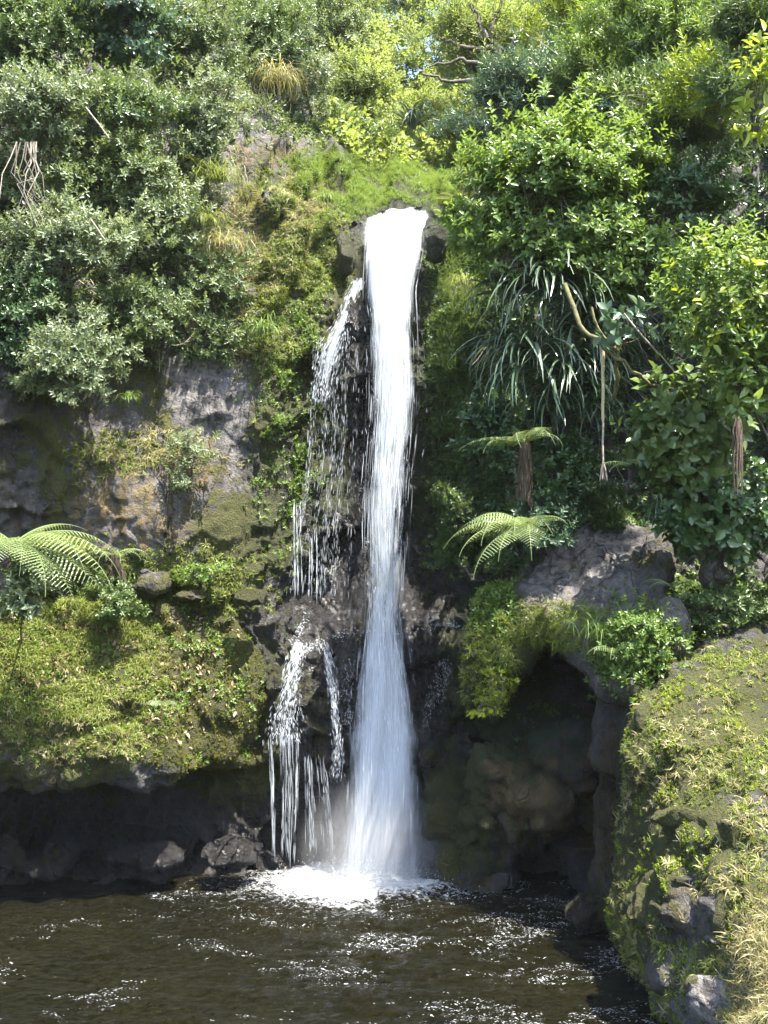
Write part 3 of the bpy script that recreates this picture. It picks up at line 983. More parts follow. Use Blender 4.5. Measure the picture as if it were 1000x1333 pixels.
tag(strands(S2, 800, 10, (0.3, 1.0), (2, 10), 1.2, 0.05, (835, 1010), 1.0, .4).build('water_thread', M_THREAD, side), kind='stuff')
for q, (pth, nn, sd) in enumerate([([(520, 818, 15.9), (470, 822, 15.85), (430, 828, 15.75), (405, 842, 15.6), (395, 850, 15.55)], 26, 71), ([(400, 790, 16.2), (392, 815, 16.0), (385, 838, 15.7), (392, 855, 15.6)], 26, 72), ([(545, 818, 15.9), (580, 812, 15.9), (600, 815, 15.9)], 12, 73)]):
    gg = rs(sd)
    pth = np.array([PA(*a) for a in pth])
    B = Geo()
    for i in range(nn):
        t0 = gg.uniform(0, len(pth) - 1.6); t = np.linspace(t0, min(t0 + gg.uniform(.4, 1.2), len(pth) - 1), 5)
        qq = np.stack([np.interp(t, np.arange(len(pth)), pth[:, c]) for c in range(3)], -1) + gg.normal(size=3) * np.array([.03, .04, .045]) + gg.normal(size=(5, 3)) * .012
        for z in range(7):
            cc = qq[gg.integers(0, 5)] + gg.normal(size=3) * .02
            B.add(cc + oct_v * gg.uniform(.003, .011) * np.array([1.6, 1, .6]), oct_f)
    tag(B.build('trickle', M_THREAD, side), kind='stuff')
for (pth, nn, sd) in [([(545, 960, 15.7), (560, 925, 15.65), (575, 890, 15.75), (585, 860, 15.9)], 30, 74), ([(458, 960, 15.6), (450, 930, 15.6), (452, 880, 15.8), (462, 850, 15.9)], 22, 75), ([(545, 1120, 15.6), (565, 1075, 15.6), (580, 1050, 15.7), (588, 1090, 15.7)], 30, 76)]:
    gg = rs(sd)
    pth = np.array([PA(*a) for a in pth])
    B = Geo()
    for i in range(nn):
        t0 = gg.uniform(0, len(pth) - 1.5); t = np.linspace(t0, min(t0 + gg.uniform(.4, 1.0), len(pth) - 1), 5)
        qq = np.stack([np.interp(t, np.arange(len(pth)), pth[:, c]) for c in range(3)], -1) + gg.normal(size=3) * np.array([.05, .05, .08])
        for z in range(9):
            cc = qq[gg.integers(0, 5)] + gg.normal(size=3) * .035
            B.add(cc + oct_v * gg.uniform(.002, .007) * np.array([1, 1, 1.8]), oct_f)
    tag(B.build('splash_jet', M_THREAD, fall), kind='stuff')
tag(strands([(980, 395, 425, 15.5), (1100, 395, 440, 15.6)], 260, 11, (0.3, .7), (5, 30), 1.1, 0.1, None, 1.0, .15, 12).build('water_thread', M_THREAD, side), kind='stuff')


# ------------------------------------------------------------------ scatter helpers
def face_data(V, F):
    c = V[F].mean(1)
    n = np.cross(V[F[:, 2]] - V[F[:, 0]], V[F[:, 3]] - V[F[:, 1]])
    a = np.linalg.norm(n, axis=1)
    n = n / (a[:, None] + 1e-12)
    px, py = proj(c)
    return c, n, a, px, py


def scatter(V, F, n, seed, wfun, screen=False):
    g = rs(seed)
    c, nm, a, px, py = face_data(V, F)
    w = a * np.clip(wfun(px, py, nm, c), 0, None)
    w /= w.sum()
    k = g.choice(len(F), n, p=w)
    u, v = g.random((n, 1)), g.random((n, 1))
    q = V[F[k]]
    p = (1 - u) * (1 - v) * q[:, 0] + u * (1 - v) * q[:, 1] + u * v * q[:, 2] + (1 - u) * v * q[:, 3]
    return p, nm[k], g


def box(px, py, x0, x1, y0, y1, s=15):
    return sstep(x0 - s, x0 + s, px) * (1 - sstep(x1 - s, x1 + s, px)) * sstep(y0 - s, y0 + s, py) * (1 - sstep(y1 - s, y1 + s, py))


def ell(px, py, x, y, rx, ry):
    return np.exp(-(((px - x) / rx) ** 2 + ((py - y) / ry) ** 2) ** 1.5)


def patch(name, label, VF, n, seed, wfun, protos, mat, size=(0.7, 1.3), up=0.7, nw=0.5, jit=0.35, tint=None, sink=0.0):
    p, nm, g = scatter(VF[0], VF[1], n, seed, wfun)
    d = nm * nw + np.array([0, 0, up]) + g.normal(size=p.shape) * jit
    V, F, T = inst(protos, p - nm * sink, frames(d, g), g.uniform(*size, len(p)), g, tint)
    return tag(mk(name, V, F, mat, None, False, {'tint': T}), label, None, None, 'stuff')


g0 = rs(1)
SP_OVAL = [sprig(g0, 9, 0.13, 0.075, 0.032) for _ in range(5)]
SP_ROUND = [sprig(g0, 9, 0.16, 0.10, 0.062) for _ in range(5)]
SP_NARROW = [sprig(g0, 12, 0.20, 0.10, 0.022, 75, 20) for _ in range(5)]
SP_GLOSS = [sprig(g0, 9, 0.12, 0.095, 0.042, 88, 35) for _ in range(5)]
SP_TINY = [sprig(g0, 8, 0.06, 0.034, 0.020) for _ in range(5)]
SP_HERB = [sprig(g0, 8, 0.08, 0.055, 0.028) for _ in range(5)]
SP_BIG = [sprig(g0, 6, 0.18, 0.17, 0.10, 90, 45, .2) for _ in range(5)]
GR_SHORT = [tuft(g0, 9, 0.09, 0.009) for _ in range(5)]
GR_MID = [tuft(g0, 10, 0.20, 0.011) for _ in range(5)]
GR_LONG = [tuft(g0, 14, 0.55, 0.013, 0.5, 0.75, 4) for _ in range(5)]
TERR = (TV, TF)
LED = (LV, LF)
RLD = (RV, RF)
NBK = (NV, NF)
CVW = (CV, CF)


def BARE(px, py):
    return np.clip(1 - ell(px, py, 900, 1075, 52, 40) - ell(px, py, 850, 1150, 42, 48) - ell(px, py, 875, 885, 45, 28) - ell(px, py, 930, 1215, 40, 34) - ell(px, py, 985, 930, 30, 30), .04, 1)


# ------------------------------------------------------------------ ground cover
patch('undergrowth', 'dense low leafy cover over the upper left gorge wall', TERR, 12000, 101,
      lambda px, py, n, c: (box(px, py, -350, 300, -60, 470, 25) + box(px, py, 300, 480, -60, 180, 20)), SP_OVAL, M_GREY, (0.8, 1.5), .5, .7)
patch('undergrowth', 'dense low leafy cover over the right gorge wall', TERR, 17000, 102,
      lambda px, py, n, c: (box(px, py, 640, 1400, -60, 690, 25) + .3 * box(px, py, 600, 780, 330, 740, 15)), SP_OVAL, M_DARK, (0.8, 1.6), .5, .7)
patch('undergrowth', 'sunny lime undergrowth in the valley behind the lip', TERR, 12000, 100,
      lambda px, py, n, c: box(px, py, 430, 680, -80, 205, 20) * (c[:, 1] > 20), SP_ROUND, M_FAR, (1.0, 2.2), .6, .6)
patch('creeper', 'green creeping plants clinging to the wet wall right of the fall', TERR, 8500, 103,
      lambda px, py, n, c: box(px, py, 560, 700, 300, 740, 14) * (0.3 + (fbm(c * 1.3, 3) > 0.0)), SP_HERB, M_MID, (0.7, 1.3), .3, .8)
patch('creeper', 'sparse green creeping plants on the mossy wall left of the fall', TERR, 2600, 104,
      lambda px, py, n, c: (ell(px, py, 375, 470, 45, 190) + .7 * ell(px, py, 360, 600, 25, 100) + .5 * ell(px, py, 430, 330, 40, 60)) * (0.15 + (fbm(c * 1.8, 3) > 0.05)), SP_TINY, M_BRIGHT, (0.7, 1.5), .4, .7)
patch('grass', 'bright green grass on the slope beside the lip of the fall', TERR, 5200, 105,
      lambda px, py, n, c: (ell(px, py, 430, 245, 55, 45) + ell(px, py, 530, 235, 60, 25)) * sstep(190, 215, py) * (0.06 + (fbm(c * 1.1, 3) > .03)), GR_MID, M_LAWN, (0.4, 1.2), 1.0, .3)
patch('grass', 'straw coloured dry grass hanging over the cliff left of the lip', TERR, 1500, 106,
      lambda px, py, n, c: (ell(px, py, 300, 350, 45, 90) + .5 * ell(px, py, 390, 280, 40, 40) + .4 * ell(px, py, 200, 600, 70, 30)) * (0.1 + (fbm(c * 1.2 + 9, 3) > 0)), GR_MID, M_STRAW, (0.6, 1.3), .4, .8)
patch('grass', 'pale green grass in tufts over the cliff below the lip', TERR, 3000, 107,
      lambda px, py, n, c: (ell(px, py, 390, 335, 50, 75) + .5 * ell(px, py, 350, 420, 60, 60) + .12 * ell(px, py, 340, 270, 60, 60)) * (0.2 + (fbm(c * 1.4 + 3, 3) > 0)), GR_SHORT, M_GRASS, (0.8, 2.0), .6, .7)
patch('moss_fronds', 'hanging rusty green growth on the wall right of the fall', TERR, 1500, 108,
      lambda px, py, n, c: ell(px, py, 605, 430, 28, 100), GR_MID, M_MID, (0.8, 1.8), -.9, .5, .2)
patch('grass', 'thick yellow green grass covering the left bank', LED, 22000, 110,
      lambda px, py, n, c: box(px, py, -420, 200, 780, 970, 25) * (0.35 + (fbm(c * 1.2, 3) > -.12)) * sstep(-.1, .35, n[:, 2]), GR_SHORT, M_GRASS, (0.8, 1.9), 1.0, .3)
patch('grass', 'pale straw stems mixed through the grass of the left bank', LED, 7000, 115,
      lambda px, py, n, c: box(px, py, -420, 215, 800, 985, 25) * (0.3 + (fbm(c * 1.2, 3) > -.12)), GR_SHORT, M_STRAW, (0.6, 1.5), .9, .5)
patch('grass', 'pale straw stems mixed through the grass of the near right bank', NBK, 4000, 116,
      lambda px, py, n, c: BARE(px, py) * box(px, py, 800, 1500, 850, 1330, 12) * (0.2 + (fbm(c * 1.6 + 8, 3) > .05)), GR_SHORT, M_STRAW, (0.6, 1.6), .4, .7, .5)
patch('herbs', 'small leafy weeds dotted over the left bank', LED, 3200, 111,
      lambda px, py, n, c: box(px, py, -420, 330, 800, 1000, 25) * (0.1 + (fbm(c * 1.5 + 7, 3) > .05)) * sstep(-.2, .3, n[:, 2]), SP_TINY, M_BRIGHT, (0.8, 1.8), .9, .5)
patch('leaf_litter', 'dry pale fallen leaves scattered on the left bank', LED, 4200, 112,
      lambda px, py, n, c: box(px, py, -100, 300, 790, 960, 25) * sstep(0, .4, n[:, 2]), [(*leaf_shape(0.07, 0.035, .25, .3), np.array([.3] * 6))], M_LITTER, (0.6, 1.5), .8, .6, .9)
patch('grass', 'short grass and weeds on the rock wall above the left bank', TERR, 2500, 113,
      lambda px, py, n, c: ell(px, py, 200, 760, 120, 40) + .6 * ell(px, py, 150, 590, 60, 25), GR_SHORT, M_GRASS, (0.8, 1.8), .8, .5)
patch('moss_tufts', 'olive moss cushions over the right end of the left bank', LED, 6000, 114,
      lambda px, py, n, c: box(px, py, 190, 350, 800, 1010, 20) * (fbm(c * 1.3 + 2, 3) > -.15), [sprig(g0, 7, 0.02, 0.016, 0.008, stem=False) for _ in range(4)], leaf_mat('moss_tuft', (0.05, 0.055, 0.006), (0.095, 0.095, 0.012), (0.16, 0.15, 0.025), .2, .8, .1), (0.8, 1.8), .4, .8)
patch('grass', 'sunlit yellow green grass matting the near right bank', NBK, 17000, 120,
      lambda px, py, n, c: box(px, py, 800, 1500, 840, 1330, 12) * BARE(px, py) * (0.10 + 1.0 * sstep(-.12, .12, fbm(c * 1.2 + 4, 4) + .0008 * (px - 900) - .02)), GR_SHORT, M_GRASS, (0.5, 1.25), .5, .7)
patch('herbs', 'small bright weeds growing over the near right bank', NBK, 7000, 121,
      lambda px, py, n, c: (box(px, py, 790, 1200, 860, 1333, 12)) * (0.05 + (fbm(c * 1.6 + 14, 3) > .12)) * sstep(-.9, -.2, n[:, 2]), SP_TINY, M_YEL, (0.4, 0.95), .7, .6)
patch('grass', 'dry straw grass at the bottom corner of the near right bank', NBK, 3600, 122,
      lambda px, py, n, c: ell(px, py, 1005, 1265, 42, 85) + .3 * ell(px, py, 970, 1330, 30, 30), GR_MID, M_STRAW, (0.35, 0.85), .3, .6, .6)
patch('herbs', 'bright green leafy weeds on the ledge above the cave', RLD, 2600, 123,
      lambda px, py, n, c: (ell(px, py, 830, 850, 50, 45) + .6 * ell(px, py, 640, 790, 30, 35)), SP_HERB, M_BRIGHT, (0.8, 1.6), .8, .6)
patch('creeper', 'mossy leafy drape hanging down the ledge beside the fall', RLD, 2600, 124,
      lambda px, py, n, c: (ell(px, py, 638, 850, 32, 75)), SP_TINY, M_YEL, (0.6, 1.2), -.5, .8)
patch('grass', 'pale wiry grass over the lip of the cave', RLD, 2200, 125,
      lambda px, py, n, c: (ell(px, py, 720, 820, 60, 28) + .4 * ell(px, py, 640, 860, 30, 60)), GR_MID, M_GRASS, (0.5, 1.1), -.1, .8)
patch('herbs', 'low green weeds under the shrubs on the right', TERR, 2600, 126,
      lambda px, py, n, c: (ell(px, py, 930, 790, 70, 35) + ell(px, py, 760, 670, 60, 30)), SP_HERB, M_MID, (0.8, 1.8), .8, .5)
patch('creeper', 'few green sprigs growing from the shaded cave wall', CVW, 500, 127,
      lambda px, py, n, c: (ell(px, py, 700, 1050, 40, 25) + ell(px, py, 655, 1010, 8, 22) + .6 * ell(px, py, 720, 950, 60, 40)), SP_TINY, M_MID, (0.9, 1.9), .4, .7)


g = rs(140)
tw = []
for L, bend in ((.5, .10), (.7, .16), (.4, .06), (.6, .22)):
    q = np.stack([np.linspace(0, bend, 6) ** 1.3 + .010 * np.sin(np.arange(6) * 2.1), .008 * np.cos(np.arange(6) * 1.7), np.linspace(0, L, 6)], -1)
    v, f = tube(q, .008, .003, 3)
    tw.append((v, f, np.full(len(v), .5)))
patch('dead_twigs', 'bare pale twigs and dry stems hanging through the left thicket', TERR, 420, 141,
      lambda px, py, n, c: box(px, py, 0, 310, 120, 430, 25), tw, M_PALEBARK, (.5, 1.5), -.5, 1.0, .6)
patch('dead_twigs', 'bare grey twigs showing between the shrubs on the right slope', TERR, 350, 142,
      lambda px, py, n, c: box(px, py, 640, 1000, 60, 640, 25), tw, M_PALEBARK, (.5, 1.4), .1, 1.0, .7)


# ------------------------------------------------------------------ shrubs and trees
def shrub(label, px, py, rx, ry, Y, mat, protos, dens=1.0, seed=0, size=(0.8, 1.25), root=None, name='shrub', cat='shrub', up=0.5, droop=0.0,
          bark=None, tr=0.03, nbr=9, gaps=0.3, flat=0.7, group=None, cover=None, lobes=None):
    g = rs(seed + 1000)
    C = PA(px, py, Y)
    k = Y / FPX
    R = np.array([rx * k, flat * min(rx, ry) * k + 0.15, ry * k])
    rp = root or (px + g.uniform(-.2, .2) * rx, py + 0.75 * ry)
    RT = PA(rp[0], rp[1], max(float(depth(rp[0], rp[1])[0]) + 0.05, Y))
    th = empty(name, RT)
    tag(th, label, cat, group)
    rx, ry = rx * 1.08, ry * 1.08
    ncl = int(max(9, 12 + rx * ry / 170))
    d = g.normal(size=(ncl, 3)); d /= np.linalg.norm(d, axis=1, keepdims=True)
    d[:, 1] = np.where(d[:, 1] > .3, -d[:, 1], d[:, 1])
    rad = g.uniform(0.2, 1.0, ncl) ** 0.6 * (0.85 + 0.75 * fbm(d * 1.6 + seed, 2)) * g.choice([1, 1, 1, 1.22], ncl)
    CC = C + d * rad[:, None] * R
    cr = g.uniform(0.09, 0.30, ncl) * min(R[0], R[2]) + 0.06
    if lobes is None:
        lobes = [(px + g.uniform(-.95, .95) * rx, py + g.uniform(-.7, .75) * ry, rx * g.uniform(.35, .6), ry * g.uniform(.3, .55)) for _ in range(2)]
    area = rx * ry
    for (lx, ly, lrx, lry) in lobes:
        m = int(max(4, 3 + lrx * lry / 150))
        dd = g.normal(size=(m, 3)); dd /= np.linalg.norm(dd, axis=1, keepdims=True)
        lc = PA(lx, ly, Y - .25 * g.random())
        CC = np.concatenate([CC, lc + dd * g.uniform(.2, 1.0, (m, 1)) * np.array([lrx * k, flat * min(lrx, lry) * k + .1, lry * k])])
        cr = np.concatenate([cr, g.uniform(.12, .34, m) * min(lrx, lry) * k + .07])
        area += lrx * lry
    ncl = len(CC)
    ns = int(0.125 * area * dens)
    wv = cr ** 2 / (cr ** 2).sum()
    which = g.choice(ncl, ns, p=wv)
    e = g.normal(size=(ns, 3)); e /= np.linalg.norm(e, axis=1, keepdims=True)
    e[:, 2] = np.where(e[:, 2] < -gaps, -e[:, 2], e[:, 2])
    pos = CC[which] + e * (cr[which] * g.uniform(.55, 1.1, ns) ** .6)[:, None] * np.array([1.35, 1.0, 0.62])
    sh = g.random(ns) < .14
    pos = pos + (sh * g.uniform(.1, .55, ns) * min(R[0], R[2]))[:, None] * (e * .4 + g.normal(size=(ns, 3)) * .45 + np.array([0, -.2, up - droop]))
    outw = (CC[which] - C) / (R + 1e-6)
    dr = e * 0.7 + outw * 0.5 + np.array([0, -.15, up - droop]) + g.normal(size=(ns, 3)) * .3
    ct = g.random(ncl)
    V, F, T = inst(protos, pos, frames(dr, g), g.uniform(*size, ns), g, np.clip(ct[which] * .5 + g.random(ns) * .5, 0, 1))
    tag(mk('foliage', V, F, mat, th, False, {'tint': T}), kind='stuff')
    B = Geo()
    mid = C + np.array([0, R[1] * .3, -R[2] * .25])
    p = bez(RT, (RT + mid) / 2 + g.normal(size=3) * .1, mid, 6)
    B.add(*tube(p, tr * 1.3, tr, 6))
    o = np.argsort(-g.random(ncl))[:nbr]
    for i in o:
        q = bez(p[-1 - (i % 2)], (mid + CC[i]) / 2 + g.normal(size=3) * .12 * R.min() + np.array([0, 0, .08]), CC[i] + e[i % ns] * .05, 6)
        B.add(*tube(q, tr * .55, tr * .15, 4))
    # fine twigs to other clumps
    for i in range(ncl):
        j = o[i % len(o)]
        q = bez(CC[j], (CC[i] + CC[j]) / 2 + g.normal(size=3) * .08, CC[i], 4)
        B.add(*tube(q, tr * .2, tr * .08, 3))
    B.build('branch_work', bark or M_BARK, th, True)
    return th


SH = [
    # label, px, py, rx, ry, Y, mat, protos, kwargs
    ('dense fresh green shrub filling the upper left corner', 55, 55, 100, 85, 16.1, M_MID, SP_OVAL, {}),
    ('shrub with clusters of large round pale green leaves near the top left', 150, 45, 62, 58, 16.4, M_BLUE, SP_ROUND, {}),
    ('dull grey green shrub between the round leaved shrub and the bare cliff top', 250, 65, 75, 80, 17.5, M_GREY, SP_OVAL, {}),
    ('pale flowering grey shrub with brown hanging roots at the far left', 55, 150, 75, 60, 14.9, M_SILV, SP_OVAL, {}),
    ('yellowish green shrub with a bare stick poking out, below the round leaved shrub', 165, 150, 80, 60, 15.7, M_MID, SP_OVAL, {}),
    ('tall silvery shrub leaning out at the edge of the bare cliff', 262, 175, 48, 85, 16.5, M_SILV, SP_OVAL, {}),
    ('dark shaded shrub under the hanging brown roots', 45, 265, 70, 55, 15.2, M_GREY, SP_OVAL, {'dens': .7}),
    ('grey green shrub in the middle of the left thicket', 160, 240, 85, 60, 15.7, M_GREY, SP_OVAL, {}),
    ('light grey shrub above the wide drooping silver shrub', 215, 300, 60, 65, 15.8, M_SILV, SP_OVAL, {'dens': .8}),
    ('wide silver green shrub spreading over the middle left', 85, 340, 105, 65, 14.7, M_SILV, SP_OVAL, {}),
    ('dark green shrub hanging beside the straw grass on the left cliff', 265, 370, 55, 65, 16.2, M_GREY, SP_OVAL, {'droop': .5}),
    ('shaded shrub low at the far left edge', 15, 420, 60, 70, 14.5, M_DARK, SP_OVAL, {'dens': .8}),
    ('drooping silver shrub hanging over the dark rock hollow', 100, 480, 58, 78, 14.4, M_SILV, SP_OVAL, {'droop': .7, 'dens': 1.1, 'root': (90, 400)}),
    ('grey shrub between the drooping silver shrub and the grey slab', 185, 410, 62, 55, 15.4, M_GREY, SP_OVAL, {'droop': .4}),
    ('thin shrub trailing down above the grey rock slab', 272, 450, 45, 35, 16.1, M_GREY, SP_OVAL, {'droop': .5, 'root': (265, 400), 'dens': .7}),
    ('small open sapling growing from a crack in the grey slab', 247, 600, 30, 48, 15.4, M_SILV, SP_OVAL, {'dens': .45, 'tr': .015, 'root': (240, 660)}),
    ('olive green shrub on the slope above the tan hanging grass', 345, 60, 70, 80, 20.0, M_MID, SP_OVAL, {}),
    ('silvery green shrub on the upper slope left of the valley gap', 395, 105, 52, 62, 20.5, M_SILV, SP_OVAL, {}),
    ('grey tree crown at the top of the picture left of the bright gap', 440, 35, 58, 55, 25.0, M_GREY, SP_OVAL, {'size': (1.0, 1.6)}),
    ('yellow green shrub overhanging the grassy slope near the lip', 470, 125, 60, 55, 23.0, M_FAR, SP_OVAL, {'size': (1.0, 1.6)}),
    ('dark spreading shrub directly above the grassy slope', 455, 180, 60, 32, 21.5, M_MID, SP_NARROW, {}),
    ('pale hazy shrub at the end of the stream behind the lip', 560, 165, 45, 45, 27.0, M_FAR, SP_NARROW, {'size': (1.0, 1.7)}),
    ('lime green tree deep in the valley under the bright gap', 545, 100, 50, 42, 33.0, M_FAR, SP_ROUND, {'dens': .5, 'size': (1.1, 1.9), 'name': 'tree', 'cat': 'tree'}),
    ('pale lime tree at the head of the valley behind the twisting branches', 600, 40, 50, 45, 42.0, M_FAR, SP_ROUND, {'dens': .45, 'size': (1.3, 2.2), 'name': 'tree', 'cat': 'tree'}),
    ('tall hazy tree on the left side of the valley', 455, 75, 45, 60, 31.0, M_FAR, SP_ROUND, {'size': (1.0, 1.8), 'name': 'tree', 'cat': 'tree'}),
    ('low hazy shrub beside the stream end on the right', 610, 175, 35, 40, 24.0, M_FAR, SP_NARROW, {'size': (.8, 1.5)}),
    ('far pale tree closing the gap against the sky', 545, 8, 55, 40, 46.0, M_FAR, SP_ROUND, {'size': (1.4, 2.4), 'name': 'tree', 'cat': 'tree', 'dens': 1.3}),
    ('bright backlit tree at the very top of the valley gap', 512, 38, 50, 55, 38.0, M_FAR, SP_ROUND, {'size': (1.1, 1.9), 'name': 'tree', 'cat': 'tree', 'dens': .55}),
    ('rounded bright green bush leaning over the right of the waterfall', 735, 255, 105, 85, 13.6, M_BRIGHT, SP_GLOSS, {'dens': 1.1, 'lobes': [(648, 235, 55, 45), (815, 215, 60, 45), (680, 340, 75, 38), (775, 340, 65, 45), (640, 300, 50, 40), (720, 180, 60, 35)], 'root': (790, 430), 'tr': .05, 'up': .8}),
    ('lower skirt of bright leaves spreading right of the rounded bush over the flax', 820, 352, 75, 48, 13.5, M_BRIGHT, SP_GLOSS, {'dens': .9, 'root': (830, 430)}),
    ('small leafy tongue of green reaching left to the lip boulder', 622, 315, 34, 40, 14.3, M_BRIGHT, SP_GLOSS, {'dens': 1.0, 'root': (660, 350)}),
    ('airy light green canopy spreading over the top between the twisting tree and the corner', 760, 25, 95, 50, 18.5, M_YEL, SP_NARROW, {'dens': .7, 'name': 'tree', 'cat': 'tree'}),
    ('sunny yellow green shrub between the tall light green one and the right edge', 935, 120, 60, 60, 13.5, M_YEL, SP_NARROW, {'dens': .7}),
    ('blue green tree crown above the rounded bright bush', 690, 130, 95, 58, 17.5, M_BLUE, SP_NARROW, {'up': .6}),
    ('green shrub above and right of the blue green crown', 785, 95, 75, 60, 16.8, M_BRIGHT, SP_NARROW, {}),
    ('tall light green shrub at the top right', 865, 55, 80, 80, 15.5, M_BRIGHT, SP_NARROW, {}),
    ('willowy dark green shrub below the tall light green one', 890, 165, 90, 75, 14.5, M_MID, SP_NARROW, {'dens': .9}),
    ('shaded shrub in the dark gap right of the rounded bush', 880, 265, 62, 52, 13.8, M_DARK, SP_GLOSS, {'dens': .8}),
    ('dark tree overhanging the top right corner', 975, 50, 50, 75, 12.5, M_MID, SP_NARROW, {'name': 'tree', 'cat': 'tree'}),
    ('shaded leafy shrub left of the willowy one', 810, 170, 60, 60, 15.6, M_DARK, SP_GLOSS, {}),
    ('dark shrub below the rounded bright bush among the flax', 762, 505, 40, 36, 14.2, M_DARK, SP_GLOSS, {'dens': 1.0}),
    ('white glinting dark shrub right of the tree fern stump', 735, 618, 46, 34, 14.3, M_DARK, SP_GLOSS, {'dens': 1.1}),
    ('leafy grey green shrub on the ledge beside the arching fern', 705, 690, 44, 38, 14.2, M_BLUE, SP_OVAL, {'dens': 1.1}),
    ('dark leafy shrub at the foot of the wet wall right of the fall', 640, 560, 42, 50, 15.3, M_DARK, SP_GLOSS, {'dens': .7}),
    ('low bushy weed on the ledge right of the cave lip', 832, 848, 46, 40, 12.6, M_BRIGHT, SP_HERB, {'dens': 2.2}),
    ('low green bush at the foot of the big leaved shrub', 935, 795, 65, 28, 13.2, M_MID, SP_HERB, {'dens': 1.8}),
    ('white leaved sapling in front of the left tree fern', 32, 775, 26, 42, 13.2, M_SILV, SP_GLOSS, {'dens': .7, 'tr': .012, 'root': (35, 850)}),
    ('dark leafy growth under the left tree fern', 150, 790, 40, 34, 14.7, M_MID, SP_HERB, {'dens': 1.2}),
    ('small clump of bright leaves on the ochre rock above the left bank', 262, 752, 26, 14, 15.4, M_BRIGHT, SP_HERB, {'dens': 1.6}),
    ('pale cream leaved sprays hanging down the ledge nose', 640, 900, 20, 38, 14.0, M_YEL, SP_TINY, {'dens': 2.6, 'droop': .8, 'size': (.45, .9)}),
]
for i, (lab, px, py, rx, ry, Y, mat, pr, kw) in enumerate(SH):
    shrub(lab, px, py, rx, ry, Y, mat, pr, seed=i * 7 + 3, **kw)

# backlit tree with dark open branches at the top
g = rs(55)
tr_ = shrub('backlit yellow green tree with dark twisting branches showing through', 610, 65, 100, 62, 24.0, M_FAR, SP_NARROW, dens=.62, seed=501, size=(1.0, 1.7),
            root=(680, 130), name='tree', cat='tree', tr=.09, nbr=4, bark=M_BARK)
B = Geo()
for (path) in [[(690, 110, 23.6), (655, 78, 23.3), (632, 55, 23.2), (610, 40, 23.2), (590, 30, 23.2)], [(655, 78, 23.3), (640, 45, 23.2), (645, 15, 23.2), (660, -10, 23.2)],
               [(668, 90, 23.4), (630, 85, 23.1), (600, 80, 23.0), (560, 85, 23.0)], [(640, 62, 23.2), (605, 62, 23.1), (570, 50, 23.1)], [(680, 105, 23.4), (640, 108, 23.0), (590, 105, 23.0), (550, 95, 22.9)],
               [(632, 55, 23.2), (625, 25, 23.2), (610, 0, 23.2)], [(660, 82, 23.3), (672, 50, 23.1), (690, 20, 23.1), (700, -10, 23.1)]]:
    q = np.array([PA(*p) for p in path])
    t = np.linspace(0, len(q) - 1, 14)
    qq = np.stack([np.interp(t, np.arange(len(q)), q[:, c]) for c in range(3)], -1) + g.normal(size=(14, 3)) * .035
    B.add(*tube(qq, .085, .02, 6))
B.build('limb', M_BARK, tr_, True)


